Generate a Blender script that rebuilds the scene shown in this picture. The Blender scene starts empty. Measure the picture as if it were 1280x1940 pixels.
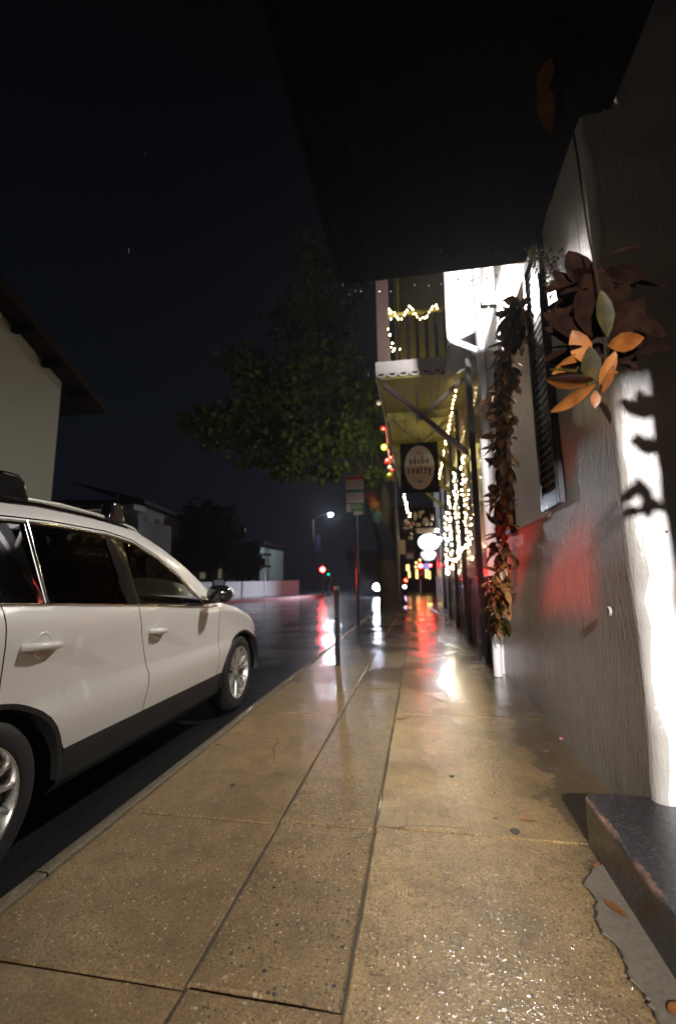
import bpy, bmesh, math, random
from mathutils import Vector, Matrix
random.seed(7)
R = math.radians
sc = bpy.context.scene
COL = sc.collection
# ------------------------------------------------------------------ camera
H = 1.05
F = 853.0; PX, PY = 640.0, 960.0
def _n(v): return v.normalized()
_Y = _n(Vector(((795-PX)/F, -(1092-PY)/F, 1)))
_Z = Vector(((590-PX)/F, (PY+4430)/F, 1)); _Z = _n(_Z - _Y*_Z.dot(_Y))
_X = _Z.cross(_Y)
if _X.x < 0: _X = -_X
# rows: world axes in camera coordinates (right, up, forward)
def ray(px, py):
    c = Vector(((px-PX)/F, -(py-PY)/F, 1))
    return Vector((_X.dot(c), _Y.dot(c), _Z.dot(c)))
def AY(px, py, y):            # point of the place seen at (px,py) that stands y metres down the street
    d = ray(px, py); t = y/d.y
    return Vector((d.x*t, y, H+d.z*t))
def AX(px, py, x):
    d = ray(px, py); t = x/d.x
    return Vector((x, d.y*t, H+d.z*t))
cam = bpy.data.cameras.new('camera'); co = bpy.data.objects.new('camera', cam); COL.objects.link(co)
right = Vector((_X.x, _Y.x, _Z.x)); up = Vector((_X.y, _Y.y, _Z.y)); fwd = Vector((_X.z, _Y.z, _Z.z))
M = Matrix((( right.x, up.x, -fwd.x, 0), (right.y, up.y, -fwd.y, 0), (right.z, up.z, -fwd.z, H), (0, 0, 0, 1)))
co.matrix_world = M
cam.sensor_fit = 'VERTICAL'; cam.sensor_height = 36.0; cam.sensor_width = 36.0
cam.lens = F/1940*36; cam.shift_y = -10/1940
cam.clip_start = 0.05; cam.clip_end = 600
cam.dof.use_dof = True; cam.dof.focus_distance = 2.0; cam.dof.aperture_fstop = 1.5
cam.dof.aperture_blades = 0
sc.camera = co
# ------------------------------------------------------------------ world (rainy night sky, faint town glow)
w = bpy.data.worlds.new('World'); sc.world = w; w.use_nodes = True
nt = w.node_tree; bg = nt.nodes['Background']
tc = nt.nodes.new('ShaderNodeTexCoord'); sx = nt.nodes.new('ShaderNodeSeparateXYZ')
rp = nt.nodes.new('ShaderNodeValToRGB')
nt.links.new(tc.outputs['Generated'], sx.inputs[0]); nt.links.new(sx.outputs['Z'], rp.inputs[0])
nt.links.new(rp.outputs[0], bg.inputs[0])
e = rp.color_ramp.elements
e[0].position = 0.0; e[0].color = (.0042, .0048, .0085, 1)
e[1].position = 0.85; e[1].color = (.0005, .0007, .0012, 1)
m_ = e.new(.35); m_.color = (.0030, .0040, .0056, 1)
bg.inputs[1].default_value = 1.0
sc.view_settings.view_transform = 'Standard'; sc.view_settings.look = 'None'
sc.view_settings.exposure = 0; sc.view_settings.gamma = 1
sc.render.engine = 'CYCLES'
try:
    sc.cycles.use_denoising = True
    sc.cycles.sample_clamp_indirect = 4.0
    sc.cycles.caustics_reflective = False; sc.cycles.caustics_refractive = False
    sc.cycles.transparent_max_bounces = 16; sc.cycles.max_bounces = 8
except Exception: pass
# ------------------------------------------------------------------ lamps (real lamps of the place, plus added fills for house and tree)
def lamp(name, kind, loc, energy, color=(1, 1, 1), size=.1, target=None, angle=120, blend=.4):
    l = bpy.data.lights.new(name, kind); l.energy = energy; l.color = color
    o = bpy.data.objects.new(name, l); COL.objects.link(o); o.location = loc
    if kind in ('POINT', 'SPOT'): l.shadow_soft_size = size
    if kind == 'SPOT': l.spot_size = R(angle); l.spot_blend = blend
    if target is not None:
        o.rotation_euler = (Vector(target)-Vector(loc)).to_track_quat('-Z', 'Y').to_euler()
    return o
FLOOD = Vector((.80, 4.42, 3.82))
lamp('flood_beam', 'SPOT', FLOOD+Vector((-.06, -.10, -.05)), 600, (1, .965, .92), .13, (-.9, 1.4, 0), 170, .5)
lamp('flood_spill', 'SPOT', FLOOD+Vector((-.05, .12, .05)), 420, (1, .97, .95), .05, (.72, 5.6, 4.85), 108, .6)
lamp('street_lamp_behind', 'SPOT', (.36, -12, 6.1), 18500, (1, .95, .92), .22, (.80, 2.1, 0.95), 23, 1.0)
lamp('street_lamp_glow', 'POINT', AY(626, 975, 45)+Vector((0, -.5, -.2)), 1300, (.80, .88, 1), .2)
lamp('house_fill_spot', 'SPOT', (-5.2, -6, 2.2), 2300, (.93, 1, .90), .2, (-9.5, 8.8, .6), 46, .9)  # added fill spot out of view, brightens the gabled house wall
# ------------------------------------------------------------------ mesh helper
LOC = {}
def wloc(o): return LOC.get(o.name, Vector((0, 0, 0)))
class MB:
    def __init__(s): s.v = []; s.f = []
    def add(s, vs, fs):
        n = len(s.v); s.v += [Vector(v) for v in vs]; s.f += [tuple(i+n for i in f) for f in fs]
    def box(s, a, b):
        x0, y0, z0 = [min(a[i], b[i]) for i in range(3)]; x1, y1, z1 = [max(a[i], b[i]) for i in range(3)]
        s.add([(x0,y0,z0),(x1,y0,z0),(x1,y1,z0),(x0,y1,z0),(x0,y0,z1),(x1,y0,z1),(x1,y1,z1),(x0,y1,z1)],
              [(0,3,2,1),(4,5,6,7),(0,1,5,4),(1,2,6,5),(2,3,7,6),(3,0,4,7)])
        return s
    def bar(s, p, q, w, h=None, upv=(0, 0, 1)):
        p = Vector(p); q = Vector(q); h = h or w; d = (q-p).normalized(); u = Vector(upv)
        if abs(d.dot(u)) > .98: u = Vector((1, 0, 0))
        a = d.cross(u).normalized(); b = a.cross(d).normalized()
        vs = []
        for c in (p, q):
            for i, j in ((-1,-1),(1,-1),(1,1),(-1,1)): vs.append(c+a*(i*w/2)+b*(j*h/2))
        s.add(vs, [(3,2,1,0),(4,5,6,7),(0,1,5,4),(1,2,6,5),(2,3,7,6),(3,0,4,7)]); return s
    def tube(s, pts, r, n=8, cap=True):
        pts = [Vector(p) for p in pts]; rs = r if isinstance(r, (list, tuple)) else [r]*len(pts)
        base = len(s.v); prev = None
        for i, p in enumerate(pts):
            d = (pts[min(i+1, len(pts)-1)]-pts[max(i-1, 0)]).normalized()
            if prev is None:
                u = Vector((0, 0, 1)) if abs(d.z) < .9 else Vector((1, 0, 0)); a = d.cross(u).normalized()
            else: a = (prev-d*prev.dot(d)).normalized()
            prev = a; b = d.cross(a)
            for k in range(n):
                t = 2*math.pi*k/n; s.v.append(p+(a*math.cos(t)+b*math.sin(t))*rs[i])
        for i in range(len(pts)-1):
            for k in range(n):
                k2 = (k+1) % n; s.f.append((base+i*n+k, base+i*n+k2, base+(i+1)*n+k2, base+(i+1)*n+k))
        if cap:
            s.f.append(tuple(base+k for k in reversed(range(n)))); m = base+(len(pts)-1)*n
            s.f.append(tuple(m+k for k in range(n)))
        return s
    def lathe(s, prof, c, axis, n=32):       # prof [(r, h)] about an axis through c
        c = Vector(c); ax = Vector(axis).normalized(); u = Vector((0, 0, 1)) if abs(ax.z) < .9 else Vector((1, 0, 0))
        a = ax.cross(u).normalized(); b = ax.cross(a); base = len(s.v)
        for r, h in prof:
            for k in range(n):
                t = 2*math.pi*k/n; s.v.append(c+ax*h+(a*math.cos(t)+b*math.sin(t))*r)
        for i in range(len(prof)-1):
            for k in range(n):
                k2 = (k+1) % n; s.f.append((base+i*n+k, base+i*n+k2, base+(i+1)*n+k2, base+(i+1)*n+k))
        return s
    def sphere(s, c, r, n=10, m=7, sc_=(1, 1, 1)):
        c = Vector(c); base = len(s.v)
        for i in range(m+1):
            t = math.pi*i/m
            for k in range(n):
                p = 2*math.pi*k/n
                s.v.append(c+Vector((r*sc_[0]*math.sin(t)*math.cos(p), r*sc_[1]*math.sin(t)*math.sin(p), r*sc_[2]*math.cos(t))))
        for i in range(m):
            for k in range(n):
                k2 = (k+1) % n; s.f.append((base+i*n+k, base+(i+1)*n+k, base+(i+1)*n+k2, base+i*n+k2))
        return s
    def prism(s, poly, ext):                  # planar 3-D polygon extruded by a vector
        poly = [Vector(p) for p in poly]; ext = Vector(ext); n = len(poly)
        s.add(poly+[p+ext for p in poly], [tuple(reversed(range(n))), tuple(range(n, 2*n))]+[(i, (i+1) % n, n+(i+1) % n, n+i) for i in range(n)])
        return s
    def grid(s, rows):                        # rows of equal-length point lists
        base = len(s.v); n = len(rows[0])
        for r in rows: s.v += [Vector(p) for p in r]
        for i in range(len(rows)-1):
            for j in range(n-1):
                s.f.append((base+i*n+j, base+i*n+j+1, base+(i+1)*n+j+1, base+(i+1)*n+j))
        return s
    def leaf(s, b, d, nrm, L, W, curl=.15, fold=.25):
        b = Vector(b); d = Vector(d).normalized(); nrm = Vector(nrm); nrm = (nrm-d*nrm.dot(d))
        if nrm.length < 1e-3: nrm = d.orthogonal()
        nrm.normalize(); sd = d.cross(nrm); base = len(s.v)
        prof = ((0, .04), (.2, .62), (.45, 1.0), (.7, .86), (.9, .42), (1, .03))
        for t, wd in prof:
            c = b+d*(L*t)-nrm*(curl*L*t*t); ww = W/2*wd
            s.v += [c-sd*ww+nrm*(fold*ww), c, c+sd*ww+nrm*(fold*ww)]
        for i in range(len(prof)-1):
            for k in (0, 1): s.f.append((base+i*3+k, base+i*3+k+1, base+i*3+k+4, base+i*3+k+3))
        return s
    def build(s, name, mat, parent=None, smooth=None, bevel=0, seg=2):
        me = bpy.data.meshes.new(name); o0 = wloc(parent) if parent else Vector((0, 0, 0))
        me.from_pydata([v-o0 for v in s.v], [], s.f); me.update()
        bm = bmesh.new(); bm.from_mesh(me); bmesh.ops.recalc_face_normals(bm, faces=bm.faces); bm.to_mesh(me); bm.free()
        if smooth is not None:
            for p in me.polygons: p.use_smooth = True
            try: me.set_sharp_from_angle(angle=R(smooth))
            except Exception: pass
        o = bpy.data.objects.new(name, me); COL.objects.link(o)
        if mat: me.materials.append(mat)
        if parent: o.parent = parent; LOC[o.name] = o0
        if bevel:
            b = o.modifiers.new('edge', 'BEVEL'); b.width = bevel; b.segments = seg; b.limit_method = 'ANGLE'; b.angle_limit = R(40)
        return o
def thing(name, label, cat, loc=(0, 0, 0), group=None):
    o = bpy.data.objects.new(name, None); COL.objects.link(o); o.location = loc; o.empty_display_size = .2
    o['label'] = label; o['category'] = cat
    if group: o['group'] = group
    LOC[o.name] = Vector(loc); return o
def tag(o, label, cat, group=None):
    o['label'] = label; o['category'] = cat
    if group: o['group'] = group
    return o
def kind(o, k): o['kind'] = k; return o
def catmull(pts, n=10):
    pts = [Vector(p) for p in pts]; P = [pts[0]]+pts+[pts[-1]]; out = []
    for i in range(1, len(P)-2):
        for k in range(n):
            t = k/n; a, b, c, d = P[i-1:i+3]
            out.append(.5*((2*b)+(c-a)*t+(2*a-5*b+4*c-d)*t*t+(3*b-a-3*c+d)*t**3))
    out.append(pts[-1]); return out
# ------------------------------------------------------------------ materials
class NT:
    def __init__(s, name):
        s.m = bpy.data.materials.new(name); s.m.use_nodes = True; s.t = s.m.node_tree; s.n = s.t.nodes
        s.b = s.n['Principled BSDF']
    def __call__(s, typ, **kw):
        nd = s.n.new('ShaderNode'+typ)
        for k, v in kw.items():
            if k.startswith('i_'):
                key = k[2:]; key = int(key) if key.isdigit() else key.replace('_', ' ')
                s.set(nd, key, v)
            else: setattr(nd, k, v)
        return nd
    def set(s, nd, key, v):
        inp = nd.inputs[key]
        if isinstance(v, bpy.types.NodeSocket): s.t.links.new(v, inp)
        else: inp.default_value = v
    def p(s, key, v): s.set(s.b, key, v)
    def pos(s): return s('NewGeometry').outputs['Position']
    def noise(s, vec, scale, detail=4, rough=.55, out='Fac'):
        nd = s('TexNoise'); s.set(nd, 'Vector', vec); s.set(nd, 'Scale', scale); s.set(nd, 'Detail', detail); s.set(nd, 'Roughness', rough)
        return nd.outputs[out]
    def ramp(s, fac, stops):
        nd = s('ValToRGB'); s.set(nd, 0, fac); el = nd.color_ramp.elements
        while len(el) > 1: el.remove(el[-1])
        for i, (p, c) in enumerate(stops):
            x = el[0] if i == 0 else el.new(p); x.position = p
            x.color = (c, c, c, 1) if isinstance(c, (int, float)) else (*c, 1)
        return nd.outputs[0]
    def mix(s, f, a, b, blend='MIX'):
        nd = s('Mix', data_type='RGBA', blend_type=blend); s.set(nd, 0, f)
        for k, v in ((6, a), (7, b)):
            s.set(nd, k, v if isinstance(v, bpy.types.NodeSocket) else ((*v, 1) if len(v) == 3 else v))
        return nd.outputs[2]
    def math(s, op, a, b=0.0, clamp=False):
        nd = s('Math', operation=op, use_clamp=clamp); s.set(nd, 0, a); s.set(nd, 1, b); return nd.outputs[0]
    def bump(s, h, strength=.3, dist=.01, normal=None):
        nd = s('Bump'); s.set(nd, 'Height', h); s.set(nd, 'Strength', strength); s.set(nd, 'Distance', dist)
        if normal is not None: s.set(nd, 'Normal', normal)
        return nd.outputs[0]
    def scaled(s, vec, sc3):
        nd = s('Mapping'); s.set(nd, 'Vector', vec); nd.inputs['Scale'].default_value = sc3; return nd.outputs[0]
def plain(name, col, rough=.5, metal=0, coat=0, var=.18, scale=14, bump=.08, spec=.5):
    g = NT(name); P = g.pos(); nz = g.noise(P, scale, 5)
    a = tuple(c*(1-var) for c in col); b = tuple(min(1, c*(1+var)) for c in col)
    g.p('Base Color', g.mix(nz, a, b)); g.p('Roughness', g.ramp(nz, [(.2, max(0, rough-.08)), (.8, min(1, rough+.08))]))
    g.p('Metallic', metal); g.p('Coat Weight', coat); g.p('Coat Roughness', .05); g.p('Specular IOR Level', spec)
    if bump: g.p('Normal', g.bump(g.noise(P, scale*6, 3), bump, .004))
    return g.m
def emit(name, col, st, base=(.02, .02, .02)):
    g = NT(name); g.p('Base Color', (*base, 1)); g.p('Emission Color', (*col, 1)); g.p('Emission Strength', st); return g.m
MT = {}
# sidewalk -----------------------------------------------------------
def mk_sidewalk():
    g = NT('wet_concrete'); P = g.pos(); sp = g('SeparateXYZ'); g.set(sp, 0, P); X, Yy = sp.outputs[0], sp.outputs[1]
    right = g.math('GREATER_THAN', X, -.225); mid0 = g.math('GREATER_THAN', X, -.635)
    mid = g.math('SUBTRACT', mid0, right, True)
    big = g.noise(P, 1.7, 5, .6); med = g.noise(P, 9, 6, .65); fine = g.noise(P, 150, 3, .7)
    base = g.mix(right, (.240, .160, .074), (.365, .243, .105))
    base = g.mix(g.ramp(big, [(.38, 0), (.64, 1)]), base, g.mix(.7, base, (.12, .076, .036)))
    base = g.mix(g.ramp(med, [(.46, 0), (.68, .85)]), base, g.mix(.6, base, (.075, .048, .024)))
    base = g.mix(g.ramp(g.noise(P, 28, 5, .7), [(.52, 0), (.7, .6)]), base, g.mix(.6, base, (.06, .04, .02)))
    base = g.mix(g.ramp(fine, [(.38, .7), (.6, 0)]), base, (.06, .038, .018))
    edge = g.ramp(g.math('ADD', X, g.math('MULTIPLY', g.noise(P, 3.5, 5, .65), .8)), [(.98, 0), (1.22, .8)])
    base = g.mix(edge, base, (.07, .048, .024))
    # aggregate
    v1 = g('TexVoronoi'); g.set(v1, 'Vector', P); g.set(v1, 'Scale', 62.0); g.set(v1, 'Randomness', 1.0)
    cs = g('SeparateColor'); g.set(cs, 0, v1.outputs['Color'])
    rr = g.math('MULTIPLY', cs.outputs[0], .42)
    inside = g.math('LESS_THAN', v1.outputs['Distance'], rr)
    pick = g.math('GREATER_THAN', cs.outputs[2], .42)
    pebc = g.ramp(cs.outputs[1], [(0, (.016, .015, .014)), (.35, (.035, .032, .028)), (.55, (.10, .075, .045)), (.75, (.19, .115, .05)), (.9, (.34, .27, .17)), (1, (.10, .10, .095))])
    base = g.mix(g.math('MULTIPLY', g.math('MULTIPLY', inside, pick), mid), base, pebc)
    v2 = g('TexVoronoi'); g.set(v2, 'Vector', P); g.set(v2, 'Scale', 120.0)
    c2 = g('SeparateColor'); g.set(c2, 0, v2.outputs['Color'])
    ins2 = g.math('LESS_THAN', v2.outputs['Distance'], g.math('MULTIPLY', c2.outputs[0], .46))
    patch = g.ramp(g.noise(P, 2.3, 3), [(.36, .74), (.66, .34)])
    pk2 = g.math('GREATER_THAN', c2.outputs[2], patch)
    spc = g.ramp(c2.outputs[1], [(0, (.03, .024, .017)), (.6, (.06, .042, .025)), (.85, (.30, .22, .12)), (1, (.4, .33, .22))])
    base = g.mix(g.math('MULTIPLY', ins2, pk2), base, spc)
    v5 = g('TexVoronoi', feature='DISTANCE_TO_EDGE'); g.set(v5, 'Vector', g.mix(.06, P, g.noise(P, 6, 4, .6, 'Color'))); g.set(v5, 'Scale', .85)
    crk = g.math('MULTIPLY', g.math('LESS_THAN', v5.outputs['Distance'], .0022), g.ramp(g.noise(P, .9, 2), [(.50, 0), (.54, .8)]))
    base = g.mix(crk, base, (.03, .021, .012))
    # gum spots
    v3 = g('TexVoronoi'); g.set(v3, 'Vector', P); g.set(v3, 'Scale', 2.6)
    c3 = g('SeparateColor'); g.set(c3, 0, v3.outputs['Color'])
    gum = g.math('MULTIPLY', g.math('LESS_THAN', v3.outputs['Distance'], .045), g.math('GREATER_THAN', c3.outputs[0], .55))
    base = g.mix(g.math('MULTIPLY', gum, .85), base, (.03, .026, .022))
    # water film: pools in the middle distance, thin film and droplets nearer
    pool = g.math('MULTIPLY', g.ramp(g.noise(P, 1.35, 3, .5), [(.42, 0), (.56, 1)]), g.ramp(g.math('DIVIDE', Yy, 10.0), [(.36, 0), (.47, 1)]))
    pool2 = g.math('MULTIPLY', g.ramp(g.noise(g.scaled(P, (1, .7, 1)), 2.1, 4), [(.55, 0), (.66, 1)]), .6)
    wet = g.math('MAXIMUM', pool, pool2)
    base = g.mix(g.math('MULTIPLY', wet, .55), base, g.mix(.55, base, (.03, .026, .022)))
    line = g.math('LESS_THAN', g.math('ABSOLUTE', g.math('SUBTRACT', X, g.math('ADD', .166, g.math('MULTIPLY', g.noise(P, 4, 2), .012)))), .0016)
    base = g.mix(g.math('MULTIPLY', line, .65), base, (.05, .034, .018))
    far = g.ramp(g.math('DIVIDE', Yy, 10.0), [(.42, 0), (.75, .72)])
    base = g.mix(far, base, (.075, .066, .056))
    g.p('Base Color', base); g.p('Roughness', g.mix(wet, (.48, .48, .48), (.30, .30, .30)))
    h = g.math('ADD', g.math('MULTIPLY', g.noise(P, 95, 3, .6), .6), g.math('MULTIPLY', g.noise(P, 22, 4), .5))
    h = g.math('SUBTRACT', h, g.math('MULTIPLY', g.math('MULTIPLY', inside, pick), .25))
    nb = g.bump(h, .32, .006); g.p('Normal', nb)
    film = g.math('ADD', g.noise(P, 72, 2, .5), g.math('MULTIPLY', g.noise(P, 9, 3), 1.2))
    cst = g.ramp(wet, [(0, .9), (1, .22)])
    cn = g.bump(film, cst, .0034); g.p('Coat Normal', cn)
    g.p('Coat Weight', g.math('MAXIMUM', g.math('MAXIMUM', g.math('MULTIPLY', right, g.ramp(g.noise(P, 3.2, 4, .6), [(.40, .35), (.56, 1)])), wet), g.math('MAXIMUM', far, .30))); g.p('Coat Roughness', g.mix(wet, g.mix(far, (.115,)*3, (.07,)*3), (.028,)*3)); g.p('Coat IOR', 1.33); g.p('Specular IOR Level', .25)
    return g.m
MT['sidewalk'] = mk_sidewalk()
MT['joint'] = plain('joint_dirt', (.028, .020, .012), .6, coat=.4, bump=.5, scale=60)
def mk_kerb():
    g = NT('kerb_concrete'); P = g.pos(); n1 = g.noise(P, 6, 6, .6); n2 = g.noise(P, 120, 3)
    sp = g('SeparateXYZ'); g.set(sp, 0, P)
    c = g.mix(n1, (.085, .068, .042), (.19, .152, .095)); c = g.mix(g.ramp(n2, [(.35, .6), (.6, 0)]), c, (.04, .03, .02))
    yel = g.math('MULTIPLY', g.math('GREATER_THAN', sp.outputs[1], 9.0), g.ramp(n1, [(.3, .3), (.5, .9)]))
    c = g.mix(yel, c, (.34, .22, .05))
    g.p('Base Color', c); g.p('Roughness', .5); g.p('Coat Weight', .7); g.p('Coat Roughness', .12)
    g.p('Normal', g.bump(g.noise(P, 60, 4), .5, .006)); return g.m
MT['kerb'] = mk_kerb()
def mk_asphalt():
    g = NT('wet_asphalt'); P = g.pos(); n1 = g.noise(P, 2.5, 5); n2 = g.noise(P, 110, 2)
    c = g.mix(n1, (.006, .006, .0065), (.014, .014, .015)); c = g.mix(g.ramp(n2, [(.55, 0), (.7, .5)]), c, (.06, .06, .06))
    g.p('Base Color', c); g.p('Roughness', .42)
    pool = g.ramp(g.noise(P, 1.1, 4), [(.42, 0), (.6, 1)])
    g.p('Normal', g.bump(n2, .3, .004)); g.p('Coat Weight', 1.0); g.p('Coat Roughness', g.ramp(pool, [(0, .11), (1, .04)]))
    g.p('Coat Normal', g.bump(g.math('ADD', g.noise(P, 40, 2), g.math('MULTIPLY', g.noise(P, 7, 3), .8)), g.ramp(pool, [(0, .30), (1, .10)]), .012)); return g.m
MT['asphalt'] = mk_asphalt()
def mk_adobe(name='adobe_plaster', col=(.45, .42, .385), rough=.34):
    g = NT(name); P = g.pos(); n1 = g.noise(P, 3, 5); st = g.noise(g.scaled(P, (9, 14, 1.1)), 1.6, 5, .6)
    c = g.mix(n1, tuple(v*.9 for v in col), col); c = g.mix(g.ramp(st, [(.55, 0), (.8, .22)]), c, tuple(v*.72 for v in col))
    g.p('Base Color', c); g.p('Roughness', g.ramp(st, [(.3, rough-.1), (.7, rough+.1)])); g.p('Coat Weight', .22); g.p('Coat Roughness', .18)
    h = g.math('ADD', g.math('MULTIPLY', g.noise(P, 4.5, 4), 1.1), g.math('MULTIPLY', g.noise(g.scaled(P, (14, 22, 3.2)), 2.2, 5, .6), .55))
    h = g.math('ADD', h, g.math('MULTIPLY', g.noise(P, 45, 4, .65), .22))
    nb = g.bump(h, .38, .03); g.p('Normal', nb); g.p('Coat Normal', nb); return g.m
MT['adobe'] = mk_adobe()
MT['whitepaint'] = plain('white_paint', (.74, .73, .72), .38, coat=.3, var=.05)
MT['pipe'] = plain('white_pipe_paint', (.70, .68, .70), .35, coat=.3, var=.06)
MT['black'] = plain('black_paint', (.012, .011, .015), .32, coat=.5)
MT['blackplastic'] = plain('black_plastic', (.018, .018, .018), .5)
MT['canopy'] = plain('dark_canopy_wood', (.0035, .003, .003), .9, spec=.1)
_g = NT('white_car_paint'); _g.p('Base Color', (.60, .575, .54, 1)); _g.p('Roughness', .30); _g.p('Coat Weight', 1.0); _g.p('Coat Roughness', .012)
_v = _g('TexVoronoi'); _g.set(_v, 'Vector', _g.pos()); _g.set(_v, 'Scale', 95.0); _g.p('Coat Normal', _g.bump(_g.ramp(_v.outputs['Distance'], [(.12, 1), (.34, 0)]), .35, .0015)); MT['carpaint'] = _g.m
MT['cladding'] = plain('grey_black_cladding', (.022, .022, .021), .55)
MT['chrome'] = plain('chrome', (.75, .74, .70), .12, metal=1, var=.03, bump=0)
MT['railsilver'] = plain('satin_silver', (.42, .40, .34), .35, metal=.25, bump=0)
MT['alloy'] = plain('silver_alloy', (.62, .60, .56), .30, metal=.85, var=.05, bump=0)
MT['tyre'] = plain('tyre_rubber', (.014, .013, .012), .65, bump=.3, scale=30)
MT['interior'] = plain('dark_interior', (.010, .010, .011), .8)
MT['gloss_black'] = plain('gloss_black', (.008, .008, .008), .12, coat=1, bump=0)
def mk_glass(name, tint, gl=.004):
    g = NT(name); n = g.n; out = n['Material Output']; n.remove(g.b)
    tr = g('BsdfTransparent'); tr.inputs[0].default_value = (*tint, 1); gs = g('BsdfGlossy'); gs.inputs['Roughness'].default_value = gl
    pass
    fr = g('Fresnel'); fr.inputs[0].default_value = 1.5; mx = g('MixShader')
    g.t.links.new(fr.outputs[0], mx.inputs[0]); g.t.links.new(tr.outputs[0], mx.inputs[1]); g.t.links.new(gs.outputs[0], mx.inputs[2])
    g.t.links.new(mx.outputs[0], out.inputs[0]); return g.m
MT['glass'] = mk_glass('window_glass', (.78, .82, .80)); MT['privacy'] = mk_glass('privacy_glass', (.012, .014, .014))
MT['darkglass'] = plain('dark_pane', (.006, .007, .009), .06, coat=1, bump=0)
MT['step'] = None
def mk_step():
    g = NT('worn_black_step_paint'); P = g.pos(); n1 = g.noise(P, 28, 6, .65); n2 = g.noise(P, 140, 3)
    sp = g('SeparateXYZ'); g.set(sp, 0, P)
    edge = g.math('MULTIPLY', g.math('LESS_THAN', g.math('ADD', sp.outputs[0], g.math('MULTIPLY', g.noise(P, 34, 4, .7), .05)), .660), g.math('GREATER_THAN', sp.outputs[2], .157))
    edge = g.math('MULTIPLY', edge, g.ramp(g.noise(P, 5, 5, .65), [(.44, 0), (.56, .75)]))
    c = g.mix(n1, (.007, .0065, .009), (.026, .024, .030)); c = g.mix(g.ramp(n2, [(.56, 0), (.66, .7)]), c, (.13, .12, .13))
    c = g.mix(edge, c, (.30, .155, .10)); g.p('Base Color', c); g.p('Roughness', g.ramp(n1, [(.3, .3), (.7, .6)])); g.p('Coat Weight', .6); g.p('Coat Roughness', .2)
    g.p('Normal', g.bump(g.math('ADD', n1, g.math('MULTIPLY', n2, .6)), .8, .006)); return g.m
MT['step'] = mk_step()
MT['patch'] = plain('grey_mortar', (.17, .14, .105), .75, coat=.35, var=.6, scale=75, bump=1.0)
def mk_leafmat(name, c1, c2, rough=.35, spec=.4):
    g = NT(name); P = g.pos(); n1 = g.noise(P, 26, 3)
    oi = g('NewGeometry'); f = g.ramp(n1, [(.35, c1), (.65, c2)])
    f = g.mix(g.math('MULTIPLY', oi.outputs['Random Per Island'], .55), f, tuple(v*.35 for v in c1)); g.p('Base Color', f); g.p('Roughness', rough); g.p('Specular IOR Level', spec)
    g.p('Normal', g.bump(g.noise(P, 90, 3), .2, .003)); return g.m
MT['dryleaf'] = mk_leafmat('dry_magnolia_leaf', (.20, .095, .032), (.36, .185, .062))
MT['shadeleaf'] = mk_leafmat('shaded_magnolia_leaf', (.009, .005, .004), (.022, .010, .006), .8, .0)  # near-black copy: shade on the upper swag leaves put into their colour
MT['greenleaf'] = mk_leafmat('olive_magnolia_leaf', (.024, .019, .004), (.060, .042, .007), .5, .12)
MT['copperleaf'] = mk_leafmat('copper_magnolia_leaf', (.20, .062, .012), (.36, .13, .026), .32, .6)
MT['crown'] = mk_leafmat('street_tree_leaf', (.035, .065, .012), (.095, .125, .020), .5, .2)
MT['ivy'] = mk_leafmat('trailing_leaf', (.16, .15, .06), (.34, .30, .14), .5)
MT['darkcrown'] = mk_leafmat('dark_tree_leaf', (.012, .020, .012), (.022, .032, .018), .8, .03)
MT['bark'] = plain('bark', (.075, .055, .038), .8, var=.4, scale=9, bump=.6)
MT['stem'] = plain('stem', (.022, .014, .008), .8, spec=.1)
MT['darkwood'] = plain('dark_painted_wood', (.020, .019, .021), .55, var=.3, coat=.3)
MT['redwood'] = plain('red_brown_siding', (.17, .075, .05), .5, var=.25, coat=.2)
MT['yellowwood'] = plain('cream_deck_boards', (.23, .205, .055), .7, var=.2, spec=.15)
MT['greypaint'] = plain('pale_grey_wood_paint', (.40, .37, .35), .5, var=.15)
MT['brownpost'] = plain('brown_pink_paint', (.105, .066, .056), .5)
MT['bulb'] = emit('warm_bulb', (1, .74, .34), 36)
MT['bulbcool'] = emit('pale_bulb', (1, .82, .46), 58)
MT['wire'] = plain('dark_wire', (.02, .03, .015), .6)
MT['steel'] = plain('galvanised_steel', (.12, .12, .12), .4, metal=.6)
MT['bluepole'] = plain('dark_blue_pole', (.012, .025, .05), .35, coat=.5)
MT['stucco'] = plain('cream_stucco', (.50, .50, .42), .8, var=.08, scale=2)
MT['greystucco'] = plain('grey_green_stucco', (.36, .41, .38), .85, var=.1)
MT['tileroof'] = plain('clay_tile', (.016, .007, .006), .7, var=.3)
MT['cream'] = plain('cream_board', (.50, .40, .28), .5, var=.12)
MT['signblack'] = plain('sign_brown_black', (.009, .005, .0045), .8, spec=.08)
MT['ink'] = plain('sign_ink', (.025, .016, .018), .6)
MT['redink'] = plain('sign_red', (.38, .03, .03), .5); MT['tealink'] = plain('sign_teal', (.02, .16, .18), .5)
MT['greenink'] = plain('sign_green', (.06, .28, .07), .5); MT['signwhite'] = plain('sign_white', (.55, .50, .50), .5, var=.06)
MT['yellowpaint'] = plain('yellow_road_paint', (.40, .28, .05), .5, coat=.6); MT['redkerb'] = plain('red_kerb_paint', (.40, .05, .05), .5, coat=.5)
MT['whitewall'] = plain('white_street_wall', (.72, .72, .72), .75, var=.08, scale=4)
MT['reds'] = emit('red_signal', (1, .02, .015), 110); MT['beacon'] = emit('red_beacon', (1, .03, .02), 32); MT['greens'] = emit('green_signal', (.02, .9, .6), 1.2)
MT['headlamp'] = emit('headlamp', (.70, .78, 1), 90); MT['lampwhite'] = emit('street_lamp_lens', (.85, .90, 1), 34)
MT['floodlens'] = emit('flood_lens', (1, .97, .95), 60)
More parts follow.
